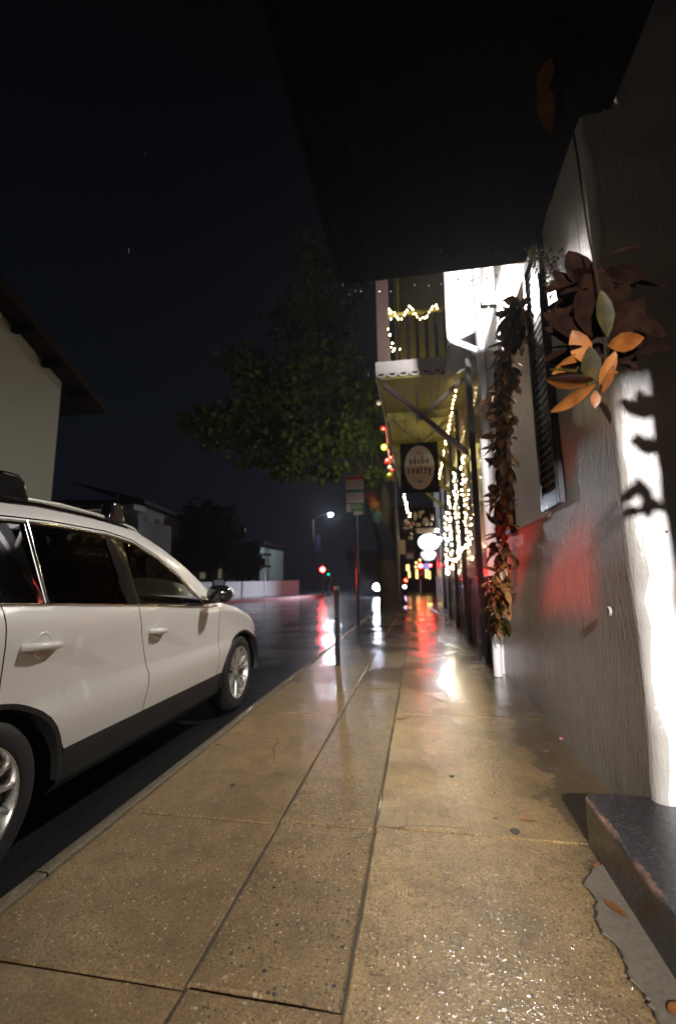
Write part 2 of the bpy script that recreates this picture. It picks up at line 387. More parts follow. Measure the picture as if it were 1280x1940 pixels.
MT['yellowwin'] = emit('lit_window', (1, .80, .22), 3.2); MT['litsign'] = emit('lit_sign_face', (.80, .92, 1), 1.35, (.6, .6, .6))
MT['litsign2'] = emit('lit_sign_panel', (.60, .72, .78), .55, (.5, .5, .5)); MT['bluesign'] = emit('blue_lit_disc', (.35, .38, .95), .9)
MT['dimwin'] = emit('dim_lit_window', (.75, .65, .42), .13)
MT['pink'] = plain('pink_petal', (.62, .20, .30), .6); MT['blackgum'] = plain('gum_spot', (.02, .018, .016), .6)
MT['water'] = NT('rain_water').m; _b = MT['water'].node_tree.nodes['Principled BSDF']
_b.inputs['Base Color'].default_value = (.85, .85, .9, 1); _b.inputs['Roughness'].default_value = .08; _b.inputs['Transmission Weight'].default_value = .88
MT['mosaic'] = None
def mk_wrap():
    g = NT('knitted_trunk_wrap'); P = g.pos(); sp = g('SeparateXYZ'); g.set(sp, 0, P)
    z = g.math('ADD', g.math('DIVIDE', sp.outputs[2], 6.0), g.math('MULTIPLY', g.noise(P, 3, 3), .06))
    c = g.ramp(z, [(.36, (.015, .025, .06)), (.52, (.015, .03, .07)), (.545, (.10, .20, .18)), (.59, (.05, .16, .17)), (.60, (.35, .16, .03)), (.645, (.34, .15, .03)), (.655, (.42, .05, .02)), (.70, (.40, .05, .02)), (.71, (.10, .08, .05))])
    c = g.mix(g.ramp(g.noise(P, 5, 3), [(.45, 0), (.55, .75)]), c, (.03, .025, .025))
    g.p('Base Color', c); g.p('Roughness', .9); g.p('Normal', g.bump(g.noise(P, 70, 3), .5, .01)); return g.m
MT['mosaic'] = mk_wrap()
# ================================================================== SETTING
ZR = -.18
b = MB(); b.grid([[(-200, -60, ZR-.03), (200, -60, ZR-.03)], [(-200, 300, ZR-.03), (200, 300, ZR-.03)]])
kind(b.build('ground', MT['asphalt']), 'structure')
b = MB(); rows = []
for y in [-40, -10, 0, 5, 10, 20, 30, 60, 120]: rows.append([(x, y, ZR) for x in (-13, -9, -6, -4, -1.43)])
b.grid(rows); b.grid([[(-1.43, 25.0, ZR), (30, 25.0, ZR)], [(-1.43, 36.0, ZR), (30, 36.0, ZR)]])
kind(b.build('road', MT['asphalt']), 'structure')
# sidewalk slabs with real joints over a dark bed
b = MB(); b.grid([[(-1.36, -8, -.012), (12, -8, -.012)], [(-1.36, 25, -.012), (12, 25, -.012)]]); b.box((-1.36, -8, -.20), (12, 25, -.016))
kind(b.build('under_sidewalk', MT['joint']), 'structure')
b = MB()
def slab(x0, x1, y0, y1, gx=.006, gy=.004, n=5):
    # slab with a slightly wandering edge and rounded arris
    def jit(v, k): return v+random.uniform(-k, k)
    top = []; poly = []
    N = max(2, int((y1-y0)/.12)); M_ = max(2, int((x1-x0)/.12))
    for i in range(M_): poly.append((x0+(x1-x0)*i/M_, jit(y0+gy, .0018)))
    for i in range(N): poly.append((jit(x1-gx, .0022), y0+(y1-y0)*i/N))
    for i in range(M_): poly.append((x1-(x1-x0)*i/M_, jit(y1-gy, .0018)))
    for i in range(N): poly.append((jit(x0+gx, .0022), y1-(y1-y0)*i/N))
    cx_, cy_ = (x0+x1)/2, (y0+y1)/2; dz = random.uniform(-.0015, .0015)
    n_ = len(poly); base = len(b.v); ins = .006
    for (x, y) in poly: b.v.append(Vector((x, y, -.012)))
    for (x, y) in poly: b.v.append(Vector((x, y, -.005+dz)))
    for (x, y) in poly: b.v.append(Vector((x+ins*(1 if x < cx_ else -1)*(abs(x-cx_) > (x1-x0)/2-.02), y+ins*(1 if y < cy_ else -1)*(abs(y-cy_) > (y1-y0)/2-.02), dz)))
    for k in range(n_):
        k2 = (k+1) % n_; b.f.append((base+k, base+k2, base+n_+k2, base+n_+k)); b.f.append((base+n_+k, base+n_+k2, base+2*n_+k2, base+2*n_+k))
    b.f.append(tuple(base+2*n_+k for k in range(n_)))
YL = [-6, -4.2, -2.6, -.9, 1.25, 2.05, 3.62, 6.15, 8.4, 10.6, 12.8, 15, 17.2, 19.4, 21.6, 25]
YM = [-6, -4.2, -2.6, -.9, 1.26, 2.08, 4.50, 6.2, 8.4, 10.6, 12.8, 15, 17.2, 19.4, 21.6, 25]
YR = [-6, -4.2, -2.6, -.9, 1.20, 2.10, 3.72, 6.9, 9.6, 12.4, 15.2, 18, 21, 25]
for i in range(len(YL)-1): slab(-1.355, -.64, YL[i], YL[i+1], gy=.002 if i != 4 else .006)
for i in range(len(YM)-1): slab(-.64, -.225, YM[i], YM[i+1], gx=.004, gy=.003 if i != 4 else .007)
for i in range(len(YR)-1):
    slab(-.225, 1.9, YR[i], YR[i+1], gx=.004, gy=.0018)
kind(b.build('sidewalk', MT['sidewalk']), 'structure')
b = MB()
ys = [-6]+[-6+k*1.9+random.uniform(-.1, .1) for k in range(1, 16)]+[25]
for i in range(len(ys)-1):
    sub = [ys[i]+(ys[i+1]-ys[i])*k/6 for k in range(7)]
    rows = []
    prof = [(-1.445, -.30), (-1.440, -.05), (-1.425, -.006), (-1.405, .004), (-1.368, .004), (-1.362, -.004), (-1.362, -.1)]
    for k, y in enumerate(sub):
        yy = y+(.004 if k == 0 else -.004 if k == 6 else 0); j = random.uniform(-.003, .003)
        rows.append([(x+j, yy, z+j*.6) for x, z in prof])
    b.grid(rows)
kind(b.build('kerb', MT['kerb'], smooth=40), 'structure')
b = MB(); out = [(.615, 1.965), (.558, 1.915), (.507, 1.838), (.530, 1.78), (.513, 1.74), (.497, 1.68), (.491, 1.62), (.520, 1.57), (.511, 1.515), (.503, 1.464), (.520, 1.43), (.515, 1.38), (.53, 1.30), (.50, 1.2), (.615, 1.1)]
pts = []
for i in range(len(out)-1):
    a, c = Vector((*out[i], 0)), Vector((*out[i+1], 0))
    for k in range(4):
        p = a.lerp(c, k/4); pts.append((p.x+random.uniform(-.005, .005)*(i < 13), p.y+random.uniform(-.005, .005), .004))
pts.append((*out[-1], .004)); n_ = len(pts)
b.add(pts+[(x+(.004 if 0 < i < n_-4 else 0), y, .008) for i, (x, y, z) in enumerate(pts)], [tuple(range(n_, 2*n_))]+[(i, (i+1) % n_, n_+(i+1) % n_, n_+i) for i in range(n_)])
kind(b.build('patched_pavement', MT['patch']), 'structure')
b = MB()                                                  # dark open crack beside the mortar patch
for i in range(0, n_-6):
    p, q = Vector(pts[i]), Vector(pts[i+1]); wd = .002+.005*random.random()
    b.add([(p.x-wd, p.y, .0042), (p.x+.001, p.y, .0042), (q.x+.001, q.y, .0042), (q.x-wd, q.y, .0042)], [(0, 1, 2, 3)])
kind(b.build('cracked_pavement', MT['joint']), 'structure')
# pale ramp in front of the lit shop
b = MB(); rows = []
for k in range(9):
    t = math.pi/2*k/8; rows.append([(.95-.72*math.cos(t), 18-(18-12.2)*math.sin(t), .03), (1.2, 19-(19-12.0)*math.sin(t), .05)])
b.grid(rows); rows2 = [[r[0], (r[0][0]-.01, r[0][1]-.05, -.01)] for r in rows]; b.grid(rows2)
kind(b.build('entry_path', plain('pale_wet_concrete', (.34, .36, .35), .3, coat=.8)), 'structure')
# far pavement across the street
b = MB(); A0 = Vector((-13.5, 14.0, 0)); A1 = Vector((-6.3, 29.3, 0)); dn = Vector((-(A1-A0).y, (A1-A0).x, 0)).normalized()
b.prism([(*(A0).xy, -.30), (*(A1).xy, -.30), (*(A1+dn*12).xy, -.30), (*(A0+dn*12).xy, -.30)], (0, 0, .24))
kind(b.build('far_pavement', plain('far_concrete', (.12, .11, .10), .5, coat=.6)), 'structure')
b = MB(); b.prism([(*(A0-dn*.16).xy, -.30), (*(A1-dn*.16).xy, -.30), (*(A1-dn*.004).xy, -.30), (*(A0-dn*.004).xy, -.30)], (0, 0, .25))
kind(b.build('far_kerb', MT['redkerb']), 'structure')
b = MB(); off = -dn*.75
b.add([(*(A0+off).xy, ZR+.005), (*(A1+off).xy, ZR+.005), (*(A1+off-dn*.14).xy, ZR+.005), (*(A0+off-dn*.14).xy, ZR+.005)], [(0, 1, 2, 3)])
kind(b.build('road_marking', MT['yellowpaint']), 'structure')
exec_parts = []
ro_ = lamp('tail_lamp_across_street', 'SPOT', (-8.0, 2.9, 1.0), 4200, (1, .035, .02), .32, (.87, 5.0, 1.0), 50, .8)
rl = ro_.data; rl.use_nodes = True; rt = rl.node_tree          # a tail lamp's beam: wide sideways, a few degrees tall
re_ = rt.nodes['Emission']; rg_ = rt.nodes.new('ShaderNodeNewGeometry'); rs = rt.nodes.new('ShaderNodeSeparateXYZ'); ra = rt.nodes.new('ShaderNodeMath'); ra.operation = 'ABSOLUTE'; rr_ = rt.nodes.new('ShaderNodeValToRGB')
rt.links.new(rg_.outputs['Incoming'], rs.inputs[0]); rt.links.new(rs.outputs['Z'], ra.inputs[0]); rt.links.new(ra.outputs[0], rr_.inputs[0]); rt.links.new(rr_.outputs[0], re_.inputs['Strength'])
rr_.color_ramp.elements[0].position = .012; rr_.color_ramp.elements[0].color = (1, 1, 1, 1); rr_.color_ramp.elements[1].position = .085; rr_.color_ramp.elements[1].color = (0, 0, 0, 1)
# ================================================================== PARKED CAR
def lerpt(tab, v):
    if v <= tab[0][0]: return tab[0][1]
    for (a, p), (c, q) in zip(tab, tab[1:]):
        if v <= c:
            t = (v-a)/(c-a); return p+(q-p)*t
    return tab[-1][1]
def build_car():
    XC = -2.595; YF, YB, ZW = 4.26, 1.59, .165; AA, AB = .455, .39
    root = thing('parked_car', 'white four-door SUV with roof rails and black rack feet parked along the kerb', 'car', (XC, 2.9, ZR))
    hwt = [(.02, .79), (.10, .845), (.25, .884), (.36, .900), (.45, .906), (.50, .888), (.62, .889), (.78, .897), (.86, .893), (.93, .868)]
    def hw(z): return lerpt(hwt, z) if z <= .93 else .861-.36*(z-.93)
    def kt(y):
        if y > 4.3: return 1-.30*((y-4.3)/.84)**2.4
        if y < 1.3: return 1-.15*((1.3-y)/.65)**2
        return 1
    ztt = [(.65, .985), (1.2, .975), (1.9, .931), (2.55, .89), (3.45, .823), (3.8, .835), (4.1, .785), (4.48, .685), (4.63, .615), (4.9, .50), (5.14, .40)]
    def zt(y): return lerpt(ztt, y)
    def zb(y):
        z = .25 if y < 4.71 else .10
        for yc in (YF, YB):
            d = abs(y-yc)
            if d < AA: z = max(z, ZW+AB*math.sqrt(1-(d/AA)**2))
        return z
    wt_ = [(.95, 1.10), (1.1, 1.24), (1.4, 1.312), (1.74, 1.333), (2.04, 1.341), (2.45, 1.329), (2.69, 1.297), (2.95, 1.198), (3.17, 1.063), (3.29, .955), (3.45, .835)]
    rf_ = [(.80, 1.31), (1.1, 1.385), (1.79, 1.424), (2.0, 1.438), (2.18, 1.438), (2.52, 1.418), (2.78, 1.385), (3.05, 1.294), (3.35, 1.145), (3.54, 1.02), (3.75, .862)]
    wtop = lambda y: lerpt(wt_, y) if y < 3.45 else zt(y)
    zroof = lambda y: lerpt(rf_, y)
    def xs(y, z, s, inset=0):
        top = zt(y); r = max(0, 1-(top-z)/.05) if z <= top+.001 and y > 3.4 else 0
        return XC+s*((hw(z)-.03*r*r)*kt(y)-inset)
    arch = sorted([YF+AA*math.cos(math.pi*k/16) for k in range(17)]+[YB+AA*math.cos(math.pi*k/16) for k in range(17)])
    def panel(mb, yl, yr, s, inset=0, rows=16, extra=True):
        ylf = yl if callable(yl) else (lambda z: yl); yrf = yr if callable(yr) else (lambda z: yr)
        a0, b0 = ylf(.6), yrf(.6); st = [a0+(b0-a0)*k/14 for k in range(15)]
        if extra: st += [a for a in arch if a0+.004 < a < b0-.004]
        us = sorted(set((v-a0)/(b0-a0) for v in st)); grid = []
        zl = [0, .06, .14, .24, .34, .42, .455, .51, .58, .66, .74, .82, .88, .93, .97, 1.0]
        for t in zl:
            r = []
            for u in us:
                y = a0+(b0-a0)*u
                for _ in range(3):
                    z = zb(y)+(zt(y)-zb(y))*t; y = ylf(z)+(yrf(z)-ylf(z))*u
                r.append((xs(y, z, s, inset), y, z))
            grid.append(r)
        mb.grid(grid)
    split = lambda z: lerpt([(.25, 2.668), (.45, 2.702), (.72, 2.605), (.93, 2.555)], z)
    G = .0065
    body = MB()
    for s in (1, -1):
        panel(body, .65, 1.655, s); panel(body, 3.715+G, 5.14, s)
    # pillars and roof side band
    for s in (1, -1):
        st = [.95, 1.1, 1.25, 1.4, 1.6, 1.8, 2.0, 2.2, 2.4, 2.6, 2.7, 2.8, 2.95, 3.1, 3.2, 3.29, 3.37, 3.45, 3.55, 3.65, 3.75]
        g = []
        for y in st:
            a, c = wtop(y), max(zroof(y), wtop(y)+.004); r = []
            for k in range(5):
                t = k/4; z = a+(c-a)*t; r.append((XC+s*((hw(z) if z > .93 else hw(z))-.034*t*t), y, z))
            g.append(r)
        body.grid(g)
        body.grid([[(xs(y, zt(y)+(wtop(1.0)-zt(y))*t*(1 if y > .9 else .8), s), y, zt(y)+(wtop(max(y, 1.0))-zt(y))*t) for t in (0, .5, 1)] for y in (.70, .85, 1.0)])
    # roof + windscreen
    def roofpt(y, t):
        f = min(1, max(0, (y-2.2)/.9)); zz = zroof(y); hwr = hw(max(zz, .9))-.034
        return (XC+t*hwr, y+.20*f*(1-t*t), zz+(.055 if y < 2.8 else .055-.03*min(1, (y-2.8)/.5))*(1-t*t))
    T = [k/8-1 for k in range(17)]
    body.grid([[roofpt(y, t) for t in T] for y in (.8, .95, 1.1, 1.4, 1.79, 2.0, 2.18, 2.35, 2.52, 2.65, 2.78)])
    # bonnet, nose, tail
    body.grid([[(XC+t*(hw(zt(y))-.03)*kt(y), y+.10*(1-t*t)*max(0, (y-4.2)), zt(y)+.075*(1-t*t)*(1 if y < 4.7 else .6)) for t in T] for y in (3.78, 3.9, 4.1, 4.3, 4.48, 4.63, 4.8, 5.0, 5.14)])
    body.grid([[(XC+t*hw(z)*kt(5.14)*.99, 5.14+.09*(1-t*t), z) for t in T] for z in (.10, .2, .3, .40, .44)])
    body.grid([[(XC+t*hw(min(z, .9))*kt(.65)*(.97 if z < 1 else .80), .65+(z-.98)*.35*(z > .98)-.05*(1-t*t), z) for t in T] for z in (.12, .4, .7, .98, 1.15, 1.31)])
    body.build('body', MT['carpaint'], root, smooth=30)
    m = MB(); m.grid([[roofpt(y, t) for t in T] for y in (2.785, 2.95, 3.05, 3.2, 3.35, 3.54, 3.74)]); m.build('windscreen', MT['glass'], root, smooth=40)
    for s in (1, -1):
        fr = MB(); panel(fr, lambda z: split(z)+G, 3.715, s); fd = fr.build('front_door', MT['carpaint'], root, smooth=30)
        rr = MB(); panel(rr, 1.655+G, split, s); rd = rr.build('rear_door', MT['carpaint'], root, smooth=30)
        for d, (y0, y1), zz in ((fd, (2.70, 2.86), .715), (rd, (1.745, 1.945), .755)):
            x0 = XC+s*hw(zz); hb = MB()
            hb.tube([(x0-s*.004, y0, zz+.004), (x0+s*.030, y0+.028, zz+.004), (x0+s*.036, (y0+y1)/2, zz), (x0+s*.030, y1-.03, zz-.004), (x0-s*.004, y1, zz-.006)], [.016, .019, .02, .019, .016], 10)
            hb.build('door_handle', MT['carpaint'], d, smooth=60)
            cup = MB(); cup.lathe([(.062, .0005), (.058, .0035), (.050, .001), (.03, -.003), (.004, -.004)], (x0+s*.001, (y0+y1)/2+.01, zz), (s, 0, 0), 24); cup.build('handle_cup', MT['carpaint'], d, smooth=60)
        def pane(ys, name, mat, par, lo=.010, hi=.016):
            mb = MB(); g = []
            for y, yt in ys:
                a = zt(y)+lo; c = wtop(yt)-hi; g.append([(xs(y+(yt-y)*t, a+(c-a)*t, s, .010), y+(yt-y)*t, a+(c-a)*t) for t in (0, .25, .5, .75, 1)])
            mb.grid(g); return mb.build(name, mat, par, smooth=60)
        pane([(2.62+.78*k/14, 2.60+.70*k/14) for k in range(15)], 'window', MT['glass'], fd)
        pane([(1.93+.56*k/8, 1.915+.50*k/8) for k in range(9)], 'window', MT['privacy'], rd)
        pane([(1.0+.86*k/8, 1.08+.765*k/8) for k in range(9)], 'quarter_window', MT['privacy'], root)
        mb = MB(); g = []
        for t in (0, .2, .4, .6, .8, 1):
            z = .89+(1.330-.89)*t; g.append([(xs(2.5, z, s, .006), 2.495-.06*t, z), (xs(2.5, z, s, .003), 2.55-.03*t, z), (xs(2.5, z, s, .006), 2.615-.02*t, z)])
        mb.grid(g); mb.build('centre_pillar', MT['gloss_black'], root, smooth=60)
        mb = MB(); mb.tube([(xs(1.9, z, s, .002), 1.90-.022*(z-.93)/.41, z) for z in (.935, 1.05, 1.2, 1.335)], .010, 6); mb.build('window_divider', MT['chrome'], root, smooth=60)
        mb = MB(); mb.tube([(xs(y, zt(y)+.004, s, -.001), y, zt(y)+.004) for y in (.95, 1.3, 1.7, 2.1, 2.5, 2.9, 3.2, 3.47)], .009, 6)
        mb.tube([(xs(y, wtop(y)-.008, s, .002), y, wtop(y)-.008) for y in (1.0, 1.1, 1.25, 1.4, 1.6, 1.8, 2.04, 2.25, 2.45, 2.6, 2.7, 2.82, 2.95, 3.06, 3.17, 3.29, 3.4, 3.46)], .0075, 6)
        mb.build('chrome_trim', MT['chrome'], root, smooth=60)
        mb = MB(); mb.tube([(xs(y, wtop(y)+.014, s, .001), y, wtop(y)+.012) for y in (1.0, 1.25, 1.4, 1.6, 1.8, 2.04, 2.25, 2.45, 2.6, 2.7, 2.82, 2.95, 3.06, 3.17, 3.29, 3.4, 3.46)], .0045, 5); mb.build('window_seal', MT['gloss_black'], root, smooth=60)
        # cladding
        for y0, y1 in ((YB+AA, YF-AA), (.75, YB-AA)):
            mb = MB(); mb.grid([[(XC+s*(lerpt([(.05, .80), (.09, .85), (.20, .872), (.25, .882)], z)+.002), y0+(y1-y0)*k/10, z) for k in range(11)] for z in (.04, .07, .09, .15, .20, .245, .254)])
            mb.build('rocker_cladding', MT['cladding'], root, smooth=40)
        for yc in (YF, YB):
            mb = MB(); g = []
            for k in range(21):
                t = -.12+(math.pi+.24)*k/20; cy_, sz = math.cos(t), math.sin(t)
                g.append([(xs(yc, max(.25, ZW+AB*max(0, sz)), s, i_)*1.0, yc+(AA-o_)*cy_, ZW+(AB-o_)*sz) for i_, o_ in ((-.001, 0), (.004, .022), (.05, .028), (.30, .03))])
            mb.grid(g)
            mb.add([(XC+s*.55, yc-.5, -.05), (XC+s*.55, yc+.5, -.05), (XC+s*.55, yc+.5, .6), (XC+s*.55, yc-.5, .6)], [(0, 1, 2, 3)])
            mb.build('wheel_arch', MT['blackplastic'], root, smooth=40)
        mb = MB(); mb.sphere((0, 0, 0), .1, 16, 10, (1.12, .62, .80)); c = Vector((XC+s*1.005, 3.46, .925))
        mb.v = [Vector((v.x, v.y, max(-.07, min(.07, v.z))))+c for v in mb.v]; mb.bar((XC+s*.85, 3.44, .862), (XC+s*.98, 3.45, .87), .05, .035)
        mi = mb.build('door_mirror', MT['gloss_black'], root, smooth=50)
        cp = MB(); cp.sphere(c+Vector((s*.010, .040, .004)), .100, 16, 10, (1.02, .42, .66)); cp.v = [v for v in cp.v]
        cp.build('mirror_cap', MT['carpaint'], mi, smooth=50)
        mb = MB(); yy = [1.0, 1.08, 1.3, 1.6, 1.9, 2.2, 2.5, 2.7, 2.84, 2.9]
        mb.tube([(XC+s*(hw(zroof(y))-.075), y, zroof(y)+(.030 if 1.05 < y < 2.86 else .005)) for y in yy], .0145, 8); mb.build('roof_rail', MT['railsilver'], root, smooth=60)
        # lamps
        mb = MB(); mb.grid([[(xs(y, z, s, -.004), y, z) for y in (4.62, 4.75, 4.9, 5.05)] for z in (.40, .45, .50)]); mb.build('headlight', MT['darkglass'], root, smooth=60)
        mb = MB(); mb.grid([[(xs(y, z, s, -.004), y, z) for y in (.66, .72, .80)] for z in (.72, .82, .92)]); mb.build('tail_light', plain('tail_lens', (.25, .01, .01), .2), root, smooth=60)
        for yc in (YF, YB):
            wr = MB(); c = Vector((XC+s*.868, yc, ZW)); ax = (s, 0, 0)
            wr.lathe([(.21, -.205), (.29, -.22), (.325, -.20), (.343, -.165), (.345, -.11), (.343, -.055), (.330, -.018), (.300, -.002), (.250, -.008), (.236, -.016), (.228, -.03)], c, ax, 56)
            ty = wr.build('wheel', MT['tyre'], root, smooth=50)
            ri = MB(); ri.lathe([(.234, -.012), (.238, -.004), (.230, -.006), (.222, -.025), (.215, -.10), (.20, -.16)], c, ax, 48)
            a1 = Vector((0, 1, 0)); a2 = Vector((0, 0, 1)); AXv = Vector(ax)
            for k in range(7):
                for dd in (-1, 1):
                    t0 = 2*math.pi*k/7+.3; tin = t0+dd*.16; tout = t0+dd*.22
                    def pt(r, t, h, wd):
                        d = a1*math.cos(t)+a2*math.sin(t); n_ = -a1*math.sin(t)+a2*math.cos(t)
                        return [c+d*r+AXv*(h-.03)-n_*wd*1.0, c+d*r+AXv*h-n_*wd*.35, c+d*r+AXv*h+n_*wd*.35, c+d*r+AXv*(h-.03)+n_*wd*1.0]
                    g = [pt(.045, tin, -.040, .010), pt(.11, t0+dd*.18, -.026, .013), pt(.17, t0+dd*.20, -.020, .017), pt(.226, tout, -.016, .024)]
                    ri.grid(g)
            ri.lathe([(.062, -.05), (.058, -.034), (.035, -.028), (.033, -.022), (.001, -.020)], c, ax, 24)
            ri.build('rim', MT['alloy'], ty, smooth=35)
            dk = MB(); dk.lathe([(.225, -.13), (.12, -.12), (.001, -.12)], c, ax, 32); dk.lathe([(.15, -.075), (.15, -.085), (.06, -.085)], c, ax, 32); dk.build('brake_disc', plain('brake_steel', (.05, .045, .04), .5, metal=.7), ty, smooth=50)
    # rack
    for y, ln in ((1.84, .17), (2.63, .12)):
        for s in (1, -1):
            mb = MB(); x = XC+s*(hw(zroof(y))-.075); z = zroof(y)+.03; h = .118
            pr = [(-ln*.62, -.02), (-ln*.5, h*.75), (-ln*.30, h), (ln*.25, h*.98), (ln*.48, h*.72), (ln*.72, -.02)]
            mb.prism([(x-.045, y+a, z+c_) for a, c_ in pr], (.09, 0, 0))
            mb.build('rack_foot', MT['gloss_black'], root, smooth=60, bevel=.016, seg=3)
        cb = MB(); cb.bar((XC-.62, y, zroof(y)+.11), (XC+.62, y, zroof(y)+.11), .06, .03); cb.build('crossbar', MT['gloss_black'], root, bevel=.01)
    # dark inside and underside
    mb = MB(); mb.box((XC-.55, .8, .03), (XC+.55, 4.95, .20)); mb.box((XC-.78, 2.1, .03), (XC+.78, 3.75, .20)); mb.build('underbody', MT['interior'], root)
    mb = MB()
    for s in (1, -1): panel(mb, .70, 5.0, s, .035)
    mb.box((XC-.80, .75, .70), (XC+.80, 3.7, .74)); mb.grid([[(XC+t*.68, y, zroof(y)+.005) for t in (-1, -.5, 0, .5, 1)] for y in (.95, 1.4, 2.0, 2.4, 2.74)])
    mb.box((XC-.72, 3.45, .72), (XC+.72, 3.7, .84))
    mb.build('cabin_lining', MT['interior'], root)
    return root
build_car()
# ================================================================== ADOBE BUILDING
WX = .87
ad = thing('adobe_building', 'white plastered adobe building with recessed doorway, black shutters and dark canopy', 'building', (WX, 4, 0))
b = MB()
def wallx(y, z): return WX+.008*math.sin(3.1*y+1.3*z)+.006*math.sin(5.7*z+2*y)-(.0 if z < 1.4 else .0)
def wgrid(y0, y1, z0, z1, ny, nz): b.grid([[(wallx(y0+(y1-y0)*i/ny, z0+(z1-z0)*j/nz), y0+(y1-y0)*i/ny, z0+(z1-z0)*j/nz) for i in range(ny+1)] for j in range(nz+1)])
WY0, WY1, WZ0, WZ1 = 3.24, 4.26, 1.46, 3.35
wgrid(2.13, WY0, -.02, 6.4, 14, 50); wgrid(WY1, 5.56, -.02, 6.4, 14, 50); wgrid(WY0, WY1, -.02, WZ0, 8, 12); wgrid(WY0, WY1, WZ1, 6.4, 8, 20)
# rounded corner into the doorway, irregular by hand
rows = []; jrows = []
for j in range(61):
    z = -.02+6.42*j/60; r = []
    lean = -.02*max(0, z-1.3)
    for k in range(9):
        t = math.pi/2*k/8; rr = .038+.009*math.sin(7*z)+.007*math.sin(17*z+1)+.005*math.sin(31*z)+.004*math.sin(67*z)
        cx_ = wallx(2.13, z)+rr; cy_ = 2.13
        x = cx_-rr*math.cos(t); y = cy_-rr*1.15*math.sin(t)
        r.append((x, y, z))
    jr = [r[8]]
    for k in range(1, 9):
        jr.append((r[8][0]+(1.75-r[8][0])*k/8, cy_-rr*1.15+.005*math.sin(4*z+6*k)*min(1,(k-1)/2), z))
    rows.append(r); jrows.append(jr)
b.grid(rows); jb = MB(); jb.grid(jrows); jb.build('door_jamb', mk_adobe('lit_jamb_plaster', (.80, .78, .77)), ad, smooth=60)  # jamb plaster paler than the wall: lamp glare put into its colour
b.box((1.74, .2, 0), (1.9, 2.3, 3.3))
# far end and window reveal (the thickness of the wall)
b.add([(WX, 5.56, -.02), (3, 5.56, -.02), (3, 5.56, 6.4), (WX, 5.56, 6.4)], [(0, 1, 2, 3)])
b.add([(WX, WY1, WZ0), (WX+.28, WY1, WZ0), (WX+.28, WY1, WZ1), (WX, WY1, WZ1)], [(0, 1, 2, 3)])
b.add([(WX, WY0, WZ0), (WX+.28, WY0, WZ0), (WX+.28, WY0, WZ1), (WX, WY0, WZ1)], [(0, 1, 2, 3)])
b.add([(WX-.012, WY0, WZ0-.02), (WX+.28, WY0, WZ0+.05), (WX+.28, WY1, WZ0+.05), (WX-.012, WY1, WZ0-.02)], [(0, 1, 2, 3)])
b.add([(WX, WY0, WZ1), (WX+.28, WY0, WZ1), (WX+.28, WY1, WZ1), (WX, WY1, WZ1)], [(0, 1, 2, 3)])
b.box((.972, -14, 0), (1.9, 1.08, 6.4))                      # wall on the near side of the doorway
b.box((1.01, 1.085, 5.01), (1.9, 2.12, 6.4))
b.build('wall', MT['adobe'], ad, smooth=50)
do_ = MB(); do_.box((.98, 1.082, .17), (1.72, 1.13, 3.2)); do_.box((1.70, 1.2, .17), (1.738, 2.0, 3.2)); do_.build('door', plain('plum_grey_door_paint', (.085, .07, .095), .5, coat=.3), ad)  # near leaf: unseen panel added to cut light bounced at the jamb
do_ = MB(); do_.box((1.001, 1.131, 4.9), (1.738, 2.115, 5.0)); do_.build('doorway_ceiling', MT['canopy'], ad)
wn = MB(); wn.box((WX+.275, WY0, WZ0), (WX+.30, WY1, WZ1)); wo = wn.build('window', MT['darkglass'], ad)
fr = MB()
for (y0, y1, z0, z1) in ((WY0, WY0+.05, WZ0, WZ1), (WY1-.05, WY1, WZ0, WZ1), (WY0, WY1, WZ0+.05, WZ0+.11), (WY0, WY1, 2.38, 2.42), (3.73, 3.77, WZ0, WZ1)): fr.box((WX+.255, y0+.002, z0+.002), (WX+.272, y1-.002, z1-.002))
fr.build('window_frame', MT['whitepaint'], wo)
def shutter(y0, y1, z0, z1, tilt):
    x1 = WX-.012; m = MB(); fw = .055
    for (a, c, d, e_) in ((y0, y0+fw, z0, z1), (y1-fw, y1, z0, z1), (y0+fw, y1-fw, z0, z0+.10), (y0+fw, y1-fw, z1-.07, z1)): m.box((x1-.034, a, d), (x1, c, e_))
    m.box((x1-.045, y0+.01, z0+.25), (x1-.034, y0+.03, z1-.3))
    o = m.build('shutter', MT['black'], ad, bevel=.004)
    s_ = MB(); n = int((z1-z0-.17)/.052)
    for k in range(n):
        z = z0+.10+.026+k*(z1-z0-.17)/n
        s_.prism([(x1-.032, y0+fw, z-.022), (x1-.026, y0+fw, z-.026), (x1-.004, y0+fw, z+.020), (x1-.010, y0+fw, z+.024)], (0, y1-y0-2*fw, 0))
    s_.build('shutter_slats', MT['black'], o); return o
shutter(2.80, 3.22, 1.47, 3.27, 0); shutter(4.29, 4.70, 1.43, 3.30, 0)
# eave above the flood light, gutter end and downpipe with elbow
b = MB(); b.prism([(.46, 5.50, 3.99), (.88, 5.50, 4.17), (.88, 5.50, 5.6), (.46, 5.50, 5.6)], (0, .10, 0)); pe = b.build('eave_end_panel', MT['whitepaint'], ad, bevel=.006)
b = MB()
for x in (.55, .62, .70, .78): b.box((x, 5.488, 4.03+(x-.46)*.43), (x+.012, 5.498, 5.6))
b.build('batten', MT['whitepaint'], pe)
b = MB(); b.prism([(.46, 5.60, 3.99), (.88, 5.60, 4.17), (.88, 5.60, 4.24), (.46, 5.60, 4.06)], (0, 1.0, 0)); b.build('soffit', MT['darkwood'], ad)
b = MB(); b.tube(catmull([(.475, 5.43, 5.6), (.475, 5.43, 4.4), (.475, 5.43, 4.07), (.485, 5.43, 3.995), (.53, 5.43, 3.955), (.70, 5.43, 3.86), (.83, 5.43, 3.79)], 6), .037, 12); b.build('downpipe', MT['pipe'], ad, smooth=60)
